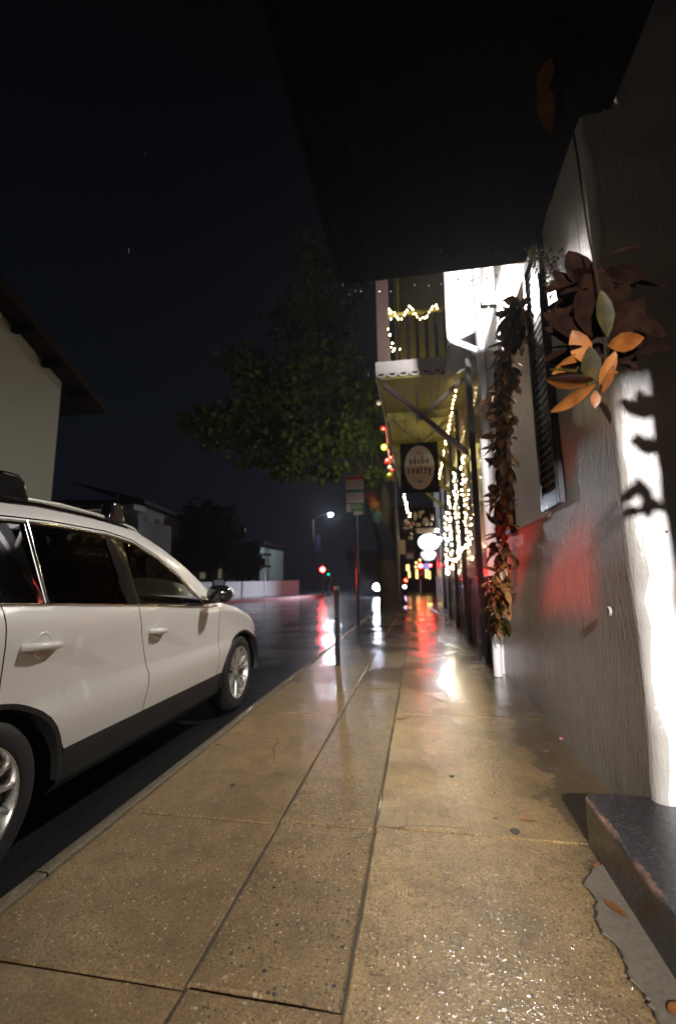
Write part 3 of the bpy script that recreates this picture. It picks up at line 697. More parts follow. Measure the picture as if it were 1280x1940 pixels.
b = MB(); b.box((.795, 5.30, .0), (.868, 5.50, 6.3)); b.build('corner_board', MT['pipe'], ad, bevel=.008)
b = MB(); b.tube([(.775, 5.18, .005), (.775, 5.18, 2.58), (.775, 5.18, 2.61), (.775, 5.18, 2.625)], [.046, .046, .038, .014], 16); dp = b.build('drain_pipe', MT['pipe'], None, smooth=40)
tag(dp, 'white round-topped drain pipe standing against the wall below the leaf garland', 'pipe')
# canopy over the pavement
b = MB(); b.box((-.50, -2.75, 3.30), (1.0, 3.13, 3.42))
for k in range(15): b.box((-.49+k*.097, -2.74, 3.288), (-.40+k*.097, 3.12, 3.2995))
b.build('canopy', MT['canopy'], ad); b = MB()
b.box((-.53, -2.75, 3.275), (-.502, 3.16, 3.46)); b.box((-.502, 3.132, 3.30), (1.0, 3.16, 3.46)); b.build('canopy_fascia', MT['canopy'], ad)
# step
b = MB(); pr = []
def rc(cx_, cy_, r, a0, a1, n=7): return [(cx_+r*math.cos(R(a0+(a1-a0)*k/n)), cy_+r*math.sin(R(a0+(a1-a0)*k/n))) for k in range(n+1)]
prof = rc(.69, 2.085, .075, 180, 90)+[(1.74, 2.16), (1.74, .85)]+rc(.69, .93, .075, 270, 180)
b.prism([(x, y, -.01) for x, y in prof], (0, 0, .178)); st = b.build('doorstep', MT['step'], None, smooth=35, bevel=.010, seg=3)
tag(st, 'worn black painted concrete doorstep in front of the recessed doorway', 'step')
# latch box on the jamb
b = MB(); P0 = AY(1243, 1003, 2.09); P1 = AY(1300, 1098, 2.09)
b.box((P0.x, 2.075, P1.z), (P0.x+.16, 2.101, P0.z)); lb = b.build('latch_plate', MT['whitepaint'], None, bevel=.003)
tag(lb, 'flat white metal latch plate with a black opening fixed to the doorway jamb', 'latch plate')
b = MB(); b.lathe([(.001, 0), (.022, 0), (.024, -.003)], (P0.x+.072, 2.0735, P0.z-.065), (0, -1, 0), 18); b.build('keyhole', MT['black'], lb)
b = MB(); b.bar((P0.x+.088, 2.055, P0.z-.045), (P0.x+.098, 2.055, P0.z-.13), .020, .02); b.build('handle', MT['pipe'], lb, bevel=.005)
for dz in (.012, .11, .195):
    b = MB(); b.lathe([(.001, .004), (.004, .003), (.006, 0)], (P0.x+.028, 2.0745, P0.z-dz), (0, -1, 0), 8); b.build('screw', MT['steel'], lb)
b = MB(); rp_ = AX(1153, 1158, WX-.01); b.lathe([(.009, .001), (.012, .006), (.018, .007), (.022, .004), (.023, -.004)], rp_, (-1, 0, 0), 20); rg = b.build('wall_ring', MT['adobe'], None, smooth=60)
tag(rg, 'small round white vent ring set in the plaster wall', 'vent')
# flood light fixture
fl = thing('flood_light', 'bright white flood light fixed high on the adobe wall beyond the canopy', 'flood light', FLOOD)
b = MB(); b.box(FLOOD+Vector((-.09, -.03, -.06)), FLOOD+Vector((.09, .05, .06))); b.build('housing', MT['steel'], fl, bevel=.01)
b = MB(); b.bar(FLOOD+Vector((0, .04, 0)), (WX, FLOOD.y+.06, FLOOD.z+.05), .03); b.build('bracket', MT['steel'], fl)
b = MB(); b.box(FLOOD+Vector((-.075, -.045, -.05)), FLOOD+Vector((.075, -.032, .05))); b.build('lens', MT['floodlens'], fl)
# ================================================================== LEAF GARLANDS
def rnd(a=1): return Vector((random.uniform(-a, a), random.uniform(-a, a), random.uniform(-a, a)))
gar = thing('leaf_garland', 'long rope of dried brown magnolia leaves hanging down the white wall beside the window', 'garland', AX(948, 1200, .78))
path = [AX(x, y, .775) for x, y in ((985, 575), (976, 625), (966, 690), (958, 745), (957, 800), (956, 860), (957, 930), (955, 985), (953, 1065), (950, 1110), (950, 1150), (948, 1185))]
path = catmull(path, 8); b = MB(); b.tube(path, .012, 6); b.build('cord', MT['stem'], gar)
m1 = MB(); m2 = MB()
for i, p in enumerate(path):
    for k in range(7):
        a = random.uniform(0, 2*math.pi); o = Vector((math.cos(a)*.7, math.sin(a), 0))*(1+.45*math.sin(i*.55)+random.uniform(-.2, .5))
        if o.x > .55: o.x = -o.x
        d = o*random.uniform(.45, .9)+Vector((0, 0, random.uniform(-1.1, .25)))
        (m2 if random.random() < .22 else m1).leaf(p+o*random.uniform(.01, .065), d, o+Vector((0, 0, .6))+rnd(.3), random.uniform(.09, .19), random.uniform(.045, .085), random.uniform(-.1, .5), random.uniform(.1, .6))
m1.build('leaves', MT['dryleaf'], gar, smooth=80); m2.build('olive_leaves', MT['greenleaf'], gar, smooth=80)
# near magnolia swag: hand placed leaves, pixel ends turned into points ~1.2 m down the street
sw = thing('magnolia_swag', 'swag of large copper and brown magnolia leaves hanging close above the doorstep', 'garland', AY(1135, 770, 1.22))
stem = MB(); stem.tube(catmull([AY(1040, 40, 1.2), AY(1085, 250, 1.22), AY(1110, 420, 1.24), AY(1135, 560, 1.24), AY(1145, 660, 1.22), AY(1140, 715, 1.2), AY(1128, 768, 1.2)], 8), .003, 6)
stem.build('stem', MT['stem'], sw)
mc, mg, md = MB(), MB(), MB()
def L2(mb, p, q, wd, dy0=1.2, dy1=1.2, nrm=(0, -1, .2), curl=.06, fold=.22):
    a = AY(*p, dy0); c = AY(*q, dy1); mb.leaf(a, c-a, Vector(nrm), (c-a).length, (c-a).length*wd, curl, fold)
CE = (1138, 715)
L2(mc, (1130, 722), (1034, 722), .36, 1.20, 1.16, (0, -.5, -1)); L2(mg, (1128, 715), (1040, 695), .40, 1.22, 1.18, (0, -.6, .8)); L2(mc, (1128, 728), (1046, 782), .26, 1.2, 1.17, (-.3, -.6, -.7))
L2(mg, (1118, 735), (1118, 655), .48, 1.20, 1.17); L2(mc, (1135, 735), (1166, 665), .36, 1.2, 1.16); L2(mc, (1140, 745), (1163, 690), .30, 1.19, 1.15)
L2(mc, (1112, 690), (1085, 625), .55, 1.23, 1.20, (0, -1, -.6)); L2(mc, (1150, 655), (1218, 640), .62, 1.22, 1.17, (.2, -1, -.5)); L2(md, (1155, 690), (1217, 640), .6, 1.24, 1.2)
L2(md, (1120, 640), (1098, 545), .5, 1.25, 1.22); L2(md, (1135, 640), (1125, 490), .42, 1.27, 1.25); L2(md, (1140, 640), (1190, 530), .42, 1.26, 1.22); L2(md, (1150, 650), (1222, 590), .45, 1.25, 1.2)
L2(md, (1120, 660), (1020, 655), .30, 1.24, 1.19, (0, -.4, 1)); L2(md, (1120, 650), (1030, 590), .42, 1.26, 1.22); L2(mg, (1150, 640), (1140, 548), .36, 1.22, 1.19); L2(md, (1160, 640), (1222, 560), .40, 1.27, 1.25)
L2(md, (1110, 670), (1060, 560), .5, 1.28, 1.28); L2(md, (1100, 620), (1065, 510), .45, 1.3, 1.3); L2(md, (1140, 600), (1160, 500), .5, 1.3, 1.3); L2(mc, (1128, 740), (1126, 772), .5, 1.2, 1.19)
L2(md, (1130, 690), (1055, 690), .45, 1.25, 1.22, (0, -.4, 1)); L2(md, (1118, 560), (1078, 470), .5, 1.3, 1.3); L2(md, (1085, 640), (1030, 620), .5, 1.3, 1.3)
L2(mc, (1042, 110), (1022, 180), .28, 1.2, 1.18); L2(mc, (1025, 150), (1040, 245), .22, 1.2, 1.17, (-.5, -1, 0)); L2(md, (1085, 40), (1096, 120), .3, 1.22, 1.2); L2(md, (1060, 20), (1048, 110), .3, 1.22, 1.2); L2(mg, (1050, 60), (1036, 42), .4, 1.2, 1.2)
for k in range(26):
    px_, py_ = random.gauss(1135, 34), random.gauss(600, 62); a_ = random.uniform(0, 6.28); ln_ = random.uniform(55, 95)
    L2(md, (px_, py_), (px_+ln_*math.cos(a_), py_+ln_*math.sin(a_)*.9), random.uniform(.3, .5), 1.30+random.uniform(-.05, .06), 1.28+random.uniform(-.08, .06), (random.uniform(-.7, .7), -1, random.uniform(-.7, .7)), random.uniform(-.1, .3), .3)
for k in range(7):
    px_, py_ = random.gauss(1130, 25), random.gauss(690, 22); a_ = random.uniform(.2, 6.0); ln_ = random.uniform(50, 80)
    L2(random.choice((mc, mg, md)), (px_, py_), (px_+ln_*math.cos(a_), py_+ln_*math.sin(a_)*.7), random.uniform(.25, .45), 1.25, 1.21, (random.uniform(-.8, .8), -1, random.uniform(-1, 1)), random.uniform(0, .3), .35)
for k in range(16):
    p_ = Vector((random.gauss(.93, .022), random.uniform(.93, 1.05), random.choice((1.72, 1.76, 1.80, 2.0, 2.05, 2.1))+random.uniform(-.03, .03)))
    md.leaf(p_, Vector((random.uniform(-1, .3), random.uniform(-.3, .3), random.uniform(-1, .6))), (0, -1, 0), random.uniform(.07, .12), .055, .1, .2)
for k in range(10):
    px_, py_ = random.gauss(1060, 14), random.uniform(10, 130); L2(md, (px_, py_), (px_+random.uniform(-25, 25), py_+random.uniform(40, 85)), .3, 1.22, 1.2, (random.uniform(-.8, .8), -1, 0), .15, .35)
mc.build('copper_leaves', MT['copperleaf'], sw, smooth=80); mg.build('olive_leaves', MT['greenleaf'], sw, smooth=80); md.build('shaded_leaves', MT['shadeleaf'], sw, smooth=80)
b = MB()
for k in range(170):
    p = AX(random.gauss(1022, 15), random.gauss(486, 7), .72+random.uniform(-.05, .05))+rnd(.02)
    if k > 110: p = AX(random.gauss(1043, 6), random.uniform(490, 560), .76)
    b.leaf(p, rnd(1)+Vector((0, 0, -.2)), rnd(1), random.uniform(.02, .04), .012, .1, .2)
o = b.build('trailing_plant', MT['ivy'], None, smooth=80); tag(o, 'small pale trailing plant hanging from the canopy edge above the shutter', 'plant')
# ================================================================== TIMBER BUILDING WITH BALCONY
tb = thing('timber_building', 'dark timber fronted building with a scalloped balcony beyond the white adobe wall', 'building', (.86, 10, 0))
b = MB(); rows = []
z = -.02
while z < 7.5:
    rows += [[(.872, 5.64, z), (.872, 24, z)], [(.858, 5.64, z+.165), (.858, 24, z+.165)], [(.868, 5.64, z+.172), (.868, 24, z+.172)]]; z += .175
b.grid(rows); b.box((.88, 5.62, -.02), (6, 24, 7.5)); b.build('wall', MT['redwood'], tb)
b = MB(); b.box((.80, 5.66, -.01), (.856, 24, .98)); b.box((.775, 5.66, .98), (.857, 24, 1.03))
for y in (6.7, 7.3, 8.6, 9.2, 10.6, 11.4, 13, 13.8): b.box((.792, y, .06), (.80, y+.45, .9))
b.build('wainscot', MT['darkwood'], tb, bevel=.004)
for y in (6.0, 8.0, 9.9, 12.3, 15.0):
    b = MB(); b.box((.715, y, -.01), (.79, y+.13, 4.0)); b.box((.70, y-.015, -.01), (.791, y+.145, .24)); b.build('post', MT['darkwood'], tb, bevel=.006)
b = MB(); b.box((.70, 15.6, 0), (.80, 15.75, 3)); b.build('white_post', MT['whitepaint'], tb, bevel=.006)
# balcony deck with boards and joists
b = MB()
for k in range(12): b.box((-.50+k*.114, 6.62, 4.07), (-.50+k*.114+.108, 15.4, 4.10))
b.box((-.50, 6.62, 4.101), (.86, 15.4, 4.16)); b.build('balcony_deck', MT['yellowwood'], tb)
for y in (8.1, 10.0, 12.4, 15.1): b = MB(); b.box((-.50, y, 3.93), (.80, y+.09, 4.069)); b.build('joist', MT['yellowwood'], tb)
def valance(p, q, zt_, hh, nsc):
    p = Vector(p); q = Vector(q); L = (q-p).length; d = (q-p)/L; m = MB(); poly = [Vector((0, 0, zt_)), Vector((L, 0, zt_))]
    rr = L/nsc/2
    for k in range(nsc):
        c = L-rr-2*rr*k
        for j in range(9):
            a = math.pi*j/8; poly.append(Vector((c+rr*math.cos(a)*.98, 0, zt_-hh-rr*.85*math.sin(a))))
    out3 = [p+d*v.x+Vector((0, 0, v.z)) for v in poly]; nrm = Vector((d.y, -d.x, 0))
    m.prism(out3, nrm*.03)
    # pierced crescents: dark raised insets
    return m, [(p+d*(rr+2*rr*k)+Vector((0, 0, zt_-hh-.01)), rr, d, nrm) for k in range(nsc)]
for (p, q, n_) in (((-.56, 6.60, 0), (.80, 6.60, 0), 8), ((-.535, 15.3, 0), (-.535, 6.63, 0), 50)):
    m, cr = valance(p, q, 4.34, .19, n_); vo = m.build('valance', MT['greypaint'], tb)
    for c, rr, d, nr in cr:
        mm = MB()
        pr = [c+d*(rr*.58*math.cos(math.pi*j/8))-Vector((0, 0, rr*.42*math.sin(math.pi*j/8)))+nr*.0305 for j in range(9)]
        mm.prism(pr, nr*.004); mm.build('pierced_crescent', MT['signblack'], vo)
b = MB(); b.box((-.53, 6.64, 4.17), (-.34, 6.80, 7.2)); b.build('corner_column', MT['brownpost'], tb, bevel=.006)
b = MB(); b.box((-.34, 6.70, 5.17), (.84, 6.76, 5.22)); b.box((-.34, 6.70, 4.36), (.84, 6.76, 4.40)); b.box((-.49, 6.85, 5.17), (-.43, 15.3, 5.22)); b.box((-.49, 6.85, 4.36), (-.43, 15.3, 4.40)); b.build('balcony_rail', MT['yellowwood'], tb)
for k in range(8):
    x = -.22+k*.145; b = MB(); b.box((x, 6.708, 4.40), (x+.055, 6.752, 5.17)); b.build('baluster', MT['signblack'], tb)
for k in range(50): b = MB(); b.box((-.475, 7.0+k*.165, 4.40), (-.445, 7.04+k*.165, 5.17)); b.build('baluster', MT['signblack'], tb)
b = MB(); b.box((-.30, 7.9, 4.17), (.84, 7.94, 6.9)); b.build('balcony_screen', MT['yellowwood'], tb)
for x in (-.20, -.10): b = MB(); b.tube([(x, 7.3, 5.2), (x, 7.3, 7)], .014, 6); b.build('screen_pole', MT['yellowwood'], tb)
b = MB()
for y in (6.72, 8.12, 10.05, 12.45): pass
for i, y in enumerate((6.72, 8.12, 10.05, 12.45)):
    b = MB(); b.bar((-.44, y, 4.02), (.78, y, 2.83), .075, .075); b.bar((.08, y+.002, 3.42), (.76, y+.002, 4.02), .06, .06); b.build('brace', MT['brownpost'] if i == 0 else MT['yellowwood'], tb, bevel=.004)
b = MB(); b.bar((.045, 6.78, 3.98), (.045, 6.78, 3.38), .035, .012); b.bar((.075, 6.80, 3.9), (.075, 6.80, 3.42), .012, .012); b.build('brace_hanger', MT['black'], tb)
b = MB(); b.bar((.845, 5.7, 3.8), (.70, 5.7, 4.1), .03); b.build('bracket', MT['black'], tb)
# ------------------------------------------------------------------ hanging sign with lettering
SY = 7.0
tl, tr_, bl, br = [AY(*p, SY) for p in ((756, 843), (828, 834), (761, 937), (832, 930))]
sx0, sx1 = (tl.x+bl.x)/2, (tr_.x+br.x)/2; sz1, sz0 = (tl.z+tr_.z)/2, (bl.z+br.z)/2; scx, scz = (sx0+sx1)/2, (sz0+sz1)/2
sg = thing('hanging_sign', 'dark rectangular hanging board with a cream oval reading adobe realty', 'sign', (scx, SY, sz0))
b = MB(); b.box((sx0, SY, sz0), (sx1, SY+.05, sz1)); bo = b.build('board', MT['signblack'], sg, bevel=.006)
ow, oh = (sx1-sx0)*.395, (sz1-sz0)*.435
b = MB(); b.prism([(scx+ow*math.cos(2*math.pi*k/40), SY-.002, scz+oh*math.sin(2*math.pi*k/40)) for k in range(40)], (0, -.010, 0)); b.build('oval_panel', plain('sign_cream_paint', (.66, .55, .42), .55, var=.12, spec=.2), bo)
for x in (sx0+.10, sx1-.08):
    b = MB()
    zz = sz1
    while zz < 4.05: b.tube([(x, SY+.025+.004*math.cos(t_), zz+.012+.012*math.sin(t_)) for t_ in (0, 1.57, 3.14, 4.7, 6.28)], .003, 4); zz += .024
    b.build('chain', MT['black'], sg)
def letters(txt, cx_, cz, y, hgt, wsc, mat, parent, bold=.02):
    cu = bpy.data.curves.new('lettering', 'FONT'); cu.body = txt; cu.align_x = 'CENTER'; cu.align_y = 'CENTER'; cu.size = 1; cu.extrude = .01; cu.offset = bold
    tmp = bpy.data.objects.new('tmp_text', cu); COL.objects.link(tmp); dg = bpy.context.evaluated_depsgraph_get()
    me = bpy.data.meshes.new_from_object(tmp.evaluated_get(dg)); bpy.data.objects.remove(tmp)
    o0 = wloc(parent)
    for v in me.vertices: v.co = Vector((cx_+v.co.x*hgt*wsc, y-v.co.z*.3, cz+v.co.y*hgt))-o0
    me.materials.clear(); me.materials.append(mat)
    o = bpy.data.objects.new('lettering', me); COL.objects.link(o); o.parent = parent; LOC[o.name] = o0; return o
def slab_word(word, cx_, zb_, y, xh, adv, mat, parent):
    # hand drawn slab-serif letters: strokes on a 4 x 10 grid, x-height 6
    S = {'a': ['A', (3.1, 0, 3.1, 5.2), (.6, 4.6, 1.2, 5.9), (1.1, 6.0, 3.1, 5.4), 's3.5,.1'], 'd': ['o', (3, 0, 3, 9.5), 's3,0', 's2.4,9.3'], 'o': ['o'], 'b': ['o', (.6, 0, .6, 9.5), 's.2,9.3'], 'e': ['E', (.6, 3.2, 3.4, 3.2)],
         'r': [(.9, 0, .9, 6), 's.9,0', 's.5,5.8', (.9, 5.0, 3.2, 6)], 'l': [(1.6, 0, 1.6, 9.5), 's1.6,0', 's1.2,9.3'], 't': [(1.6, 0, 1.6, 8.4), 's1.9,0', (.2, 5.8, 3.4, 5.8)], 'y': [(.5, 6, 2.0, .3), (3.5, 6, 1.2, -3), 's.6,5.8', 's3.4,5.8', 's1.0,-2.9']}
    u = xh/6; m = MB(); n_ = len(word)
    for i, ch in enumerate(word):
        x0 = cx_+(i-n_/2)*adv
        def P(a, c, k=0): return Vector((x0+a*u*.95, y-.0005*k, zb_+c*u))
        for k, s_ in enumerate(S[ch]):
            if s_ in ('o', 'A', 'E'):
                ex, ez, ec = (1.3, 1.8, 1.8) if s_ == 'A' else (1.35, 2.8, 3)
                q = [(2+ex*math.cos(2*math.pi*j/14), ec+ez*math.sin(2*math.pi*j/14)) for j in range(15)]
                for j in range(14):
                    if s_ == 'E' and j in (12, 13): continue
                    wd = u*(1.35 if abs(math.cos(2*math.pi*(j+.5)/14)) > .5 else .8)
                    m.bar(P(*q[j], k), P(*q[j+1], k), .004, wd, (0, 1, 0)) if False else m.bar(P(*q[j], k+j % 2*.3), P(*q[j+1], k+j % 2*.3), wd, .004, (0, 1, 0))
            elif isinstance(s_, str):
                a, c = map(float, s_[1:].split(',')); m.bar(P(a-1.25, c, k+.2), P(a+1.25, c, k+.2), u*.9, .004, (0, 1, 0))
            else: m.bar(P(*s_[:2], k+.1), P(*s_[2:], k+.1), u*1.5, .004, (0, 1, 0))
    return m.build('lettering', mat, parent)
ly = SY-.0155
slab_word('adobe', scx+.005, scz+.055, ly, .072, .066, MT['ink'], bo); slab_word('realty', scx+.008, scz-.095, ly, .072, .063, MT['ink'], bo)
letters('inc', scx, scz-.225, ly, .075, .8, MT['ink'], bo, .03)
b = MB(); b.bar((scx-.05, ly, scz+.235), (scx+.07, ly, scz+.222), .016, .003, (0, 1, 0)); b.bar((scx-.03, ly-.001, scz+.232), (scx+.0, ly-.001, scz+.250), .014, .003, (0, 1, 0)); b.build('red_emblem', plain('faded_red', (.26, .10, .08), .6), bo)
b = MB(); b.bar((scx-.13, ly, scz-.170), (scx+.12, ly, scz-.170), .004, .003, (0, 1, 0)); b.build('rule_line', plain('tan_line', (.30, .20, .13), .6), bo)
# carved sign, lit oval sign, small signs
cs_ = thing('carved_sign', 'brown carved wooden sign with cream relief blobs under the far balcony', 'sign', AY(805, 1010, 14))
p, q = AY(778, 962, 14), AY(826, 1000, 14); b = MB(); b.box((p.x, 14, q.z), (q.x, 14.06, p.z)); b.build('board', MT['signblack'], cs_)
b = MB()
for (x, y, rx, rz, ) in ((786, 978, .06, .14), (795, 975, .05, .12), (806, 988, .10, .13), (792, 994, .09, .06), (818, 980, .05, .11), (783, 992, .04, .07), (815, 992, .05, .06), (800, 970, .05, .06)): b.sphere(AY(x, y, 13.99), 1, 10, 6, (rx, .03, rz))
b.build('cream_relief', MT['cream'], cs_, smooth=60)
p, q = AY(788, 1001, 13.9), AY(823, 1009, 13.9); b = MB(); b.box((p.x, 13.9, q.z), (q.x, 13.95, p.z)); b.build('lower_plank', MT['cream'], cs_, bevel=.005)
ls = thing('lit_oval_sign', 'bright white lit oval sign with a half round panel hung beneath it', 'sign', AY(811, 1062, 14.4))
c = AY(812, 1027, 14.4); b = MB(); b.prism([(c.x+.34*math.cos(2*math.pi*k/32), 14.4, c.z+.27*math.sin(2*math.pi*k/32)) for k in range(32)], (0, .05, 0)); b.build('oval_face', MT['litsign'], ls)
c = AY(811, 1046, 14.4); pr = [(c.x-.24, 14.4, c.z-.02), (c.x-.15, 14.4, c.z+.04), (c.x+.15, 14.4, c.z+.04), (c.x+.24, 14.4, c.z-.02), (c.x+.23, 14.4, c.z-.15)]+[(c.x+.2*math.cos(math.pi*k/8), 14.4, c.z-.15-.13*math.sin(math.pi*k/8)) for k in range(9)]+[(c.x-.23, 14.4, c.z-.15)]
b = MB(); b.prism(pr, (0, .05, 0)); b.build('lower_panel', MT['litsign2'], ls)
b = MB(); b.bar(AY(806, 1010, 14.36), AY(838, 1040, 14.36), .03, .03); b.bar(AY(800, 1010, 14.36), AY(836, 1006, 14.36), .03, .03); b.bar(AY(812, 1042, 14.42), AY(812, 1047, 14.42), .08, .02); b.build('bracket', MT['black'], ls)
for pxy in ((833, 1021), (827, 1005)):
    b = MB(); b.sphere(AY(*pxy, 14.2), .055, 10, 6); b.build('sign_lamp', MT['lampwhite'], ls)
b = MB(); b.tube([AY(836, 1003, 14.2), AY(836, 1028, 14.2), AY(832, 1024, 14.2)], .012, 6); b.build('lamp_arm', MT['steel'], ls)
lamp('sign_lamp_light', 'POINT', AY(832, 1021, 13.9), 55, (.82, .92, 1), .06)
b = MB(); p, q = AY(768, 1046, 15), AY(784, 1060, 15); b.box((p.x, 15, q.z), (q.x, 15.03, p.z)); o = b.build('small_sign', plain('dim_maroon', (.10, .04, .05), .6), None); tag(o, 'small dim maroon sign hanging left of the lit oval sign', 'sign')
for zz in (.25, .55):
    m = MB(); m.box((p.x+.03, 14.994, q.z+(p.z-q.z)*zz), (q.x-.03, 14.999, q.z+(p.z-q.z)*(zz+.12))); mo = m.build('lettering', MT['greypaint'], o)
m = MB(); m.bar((p.x+.02, 15.015, p.z), (p.x+.02, 15.015, 3.93), .01); m.bar((q.x-.02, 15.015, p.z), (q.x-.02, 15.015, 3.93), .01); m.build('hanger', MT['black'], o)
# ------------------------------------------------------------------ string lights
bulb_me = None
def strand(label, pts, n, mat, jitter=.03, r=.0125, hang='string_lights', wander=None):
    global bulb_me
    t = thing(hang, label, 'string lights', pts[0], 'warm string lights on the timber building')
    P = catmull(pts, 12); m = MB(); m.tube(P, .004, 4); m.build('wire', MT['wire'], t)
    key = mat.name
    if key not in strand.me:
        s_ = MB(); s_.sphere((0, 0, 0), 1, 8, 6); me = bpy.data.meshes.new('bulb'); me.from_pydata(s_.v, [], s_.f); me.materials.append(mat)
        for p in me.polygons: p.use_smooth = True
        strand.me[key] = me
    for k in range(n):
        f = (k+.5)/n*(len(P)-1); i = int(f); c = P[i].lerp(P[min(i+1, len(P)-1)], f-i)+rnd(jitter)
        o = bpy.data.objects.new('bulb', strand.me[key]); COL.objects.link(o); o.parent = t; o.location = c-Vector(pts[0]); s0 = r*random.uniform(.8, 1.2); o.scale = (s0, s0, s0*1.2)
strand.me = {}
X0 = .70
strand('nearest string of warm bulbs falling down the post and looping at its foot', [AX(878, 862, X0), AX(874, 885, X0), AX(876, 930, X0), AX(880, 980, X0), AX(884, 1015, X0), AX(888, 1030, X0), AX(880, 1036, X0), AX(872, 1042, X0)], 34, MT['bulbcool'], .018, .0105)
strand('thin scattered string of pale bulbs just right of the brightest post string', [AX(882, 905, X0), AX(886, 950, X0), AX(889, 990, X0), AX(890, 1020, X0)], 14, MT['bulb'], .03, .008)
strand('second string of warm bulbs along the yellow lit post', [AX(860, 893, X0), AX(861, 925, X0), AX(863, 960, X0), AX(866, 1010, X0), AX(868, 1050, X0), AX(862, 1062, X0)], 28, MT['bulbcool'], .025, .0135)
strand('third string of warm bulbs hanging left of the second post string', [AX(851, 942, X0), AX(852, 985, X0), AX(854, 1030, X0), AX(857, 1062, X0), AX(855, 1075, X0)], 25, MT['bulbcool'], .035, .015)
strand('farthest string of warm bulbs at the left end of the lit posts', [AX(843, 972, X0), AX(844, 1010, X0), AX(846, 1050, X0), AX(848, 1078, X0), AX(845, 1087, X0)], 25, MT['bulbcool'], .035, .0165)
BYd = 6.66
strand('string of warm bulbs draped along the balcony rail', [AY(730, 584, BYd), AY(745, 592, BYd), AY(752, 604, BYd), AY(766, 596, BYd), AY(776, 580, BYd), AY(781, 592, BYd), AY(793, 601, BYd), AY(806, 603, BYd), AY(814, 590, BYd), AY(822, 580, BYd), AY(831, 582, BYd)], 30, MT['bulb'], .02, .0085)
strand('string of warm bulbs falling down the balcony corner column', [AY(738, 592, BYd), AY(737, 618, BYd), AY(738, 640, BYd), AY(743, 662, BYd), AY(757, 666, BYd)], 12, MT['bulbcool'], .03, .0085)
strand('short string of warm bulbs hanging behind the dark hanging sign', [AY(765, 936, 11), AY(768, 950, 11), AY(771, 965, 11), AY(777, 978, 11)], 11, MT['bulbcool'], .02, .018)
strand('string of warm bulbs stapled high along the wall under the deck', [(.66, 6.9, 3.96), (.66, 8.5, 3.90), (.66, 10.4, 3.96), (.66, 12.5, 3.9), (.66, 15, 3.96)], 40, MT['bulb'], .015, .012)
lamp('string_glow_near', 'POINT', (.45, 8.9, 3.3), 13, (1, .82, .22), .25); lamp('tree_fill_light', 'POINT', (-1.0, 12.4, 4.7), 130, (1, .88, .55), .2); lamp('string_glow_balcony', 'POINT', (.05, 7.35, 4.75), 4.5, (1, .85, .30), .15)  # the lamp by the garland pole is an added fill for the tree crown
# ------------------------------------------------------------------ sign post, bollard
sp_ = thing('parking_sign_post', 'thin dark blue post carrying a red white teal and green parking sign by the kerb', 'sign post', (-1.02, 7.5, 0))
b = MB(); b.tube([(-1.02, 7.5, 0), (-1.03, 7.5, 2.84)], .026, 12); b.build('pole', MT['bluepole'], sp_, smooth=50)
p, q = AY(655, 902, 7.46), AY(689, 969, 7.46); xa, xb, za, zb_ = p.x, q.x, q.z, p.z; hh = zb_-za
def plate(name, f0, f1, mat, x0=xa, x1=xb, dy=0): 
    m = MB(); m.box((x0, 7.455-dy, za+hh*f0), (x1, 7.462-dy, za+hh*f1)); return m.build(name, mat, sp_)
up_ = plate('upper_plate', .245, 1.0, MT['signwhite'])
def on(par, x0, x1, f0, f1, mat, nm):
    m = MB(); m.box((x0, 7.4515, za+hh*f0), (x1, 7.4545, za+hh*f1)); return m.build(nm, mat, par)
W_ = xb-xa
on(up_, xa+.004, xb-.004, .885, .985, MT['redink'], 'red_band'); on(up_, xa+.004, xb-.004, .53, .615, MT['tealink'], 'teal_band')
tm = MB()
for f, n_ in ((.84, 5), (.79, 4), (.73, 6), (.67, 5), (.49, 6), (.44, 5), (.38, 4), (.32, 5)):
    x = xa+.02
    while x < xb-.03:
        L_ = random.uniform(.015, .045); tm.box((x, 7.452, za+hh*f), (min(x+L_, xb-.015), 7.4545, za+hh*(f+.022))); x += L_+.012
tm.build('small_print', plain('faded_print', (.30, .20, .20), .6), up_)
lp = plate('lower_plate', 0.02, .225, MT['greenink'], xa+W_*.26); plate('pay_panel', .0, .22, MT['signwhite'], xa, xa+W_*.25)
tm = MB()
for f in (.16, .10):
    x = xa+W_*.32
    while x < xb-.03:
        L_ = random.uniform(.012, .04); tm.box((x, 7.452, za+hh*f), (min(x+L_, xb-.015), 7.4545, za+hh*(f+.025))); x += L_+.012
tm.build('small_print', MT['signwhite'], lp)
m = MB(); m.box((xa+W_*.42, 7.455, za-.055), (xb-.01, 7.462, za+.005)); m.build('sticker_plate', MT['signwhite'], sp_)
o = MB(); o.tube([(-1.015, 5.58, -.01), (-1.023, 5.58, .90), (-1.023, 5.58, .915)], [.030, .030, .024], 14); bo_ = o.build('bollard', plain('dark_post_paint', (.010, .009, .008), .6, spec=.2), None, smooth=50)
tag(bo_, 'short dark metal post standing at the kerb beside the white car', 'post')
m = MB(); m.lathe([(.001, .94), (.036, .935), (.040, .915), (.036, .885), (.031, .88)], (-1.023, 5.58, 0), (0, 0, 1), 14); m.build('post_cap', MT['steel'], bo_, smooth=50)
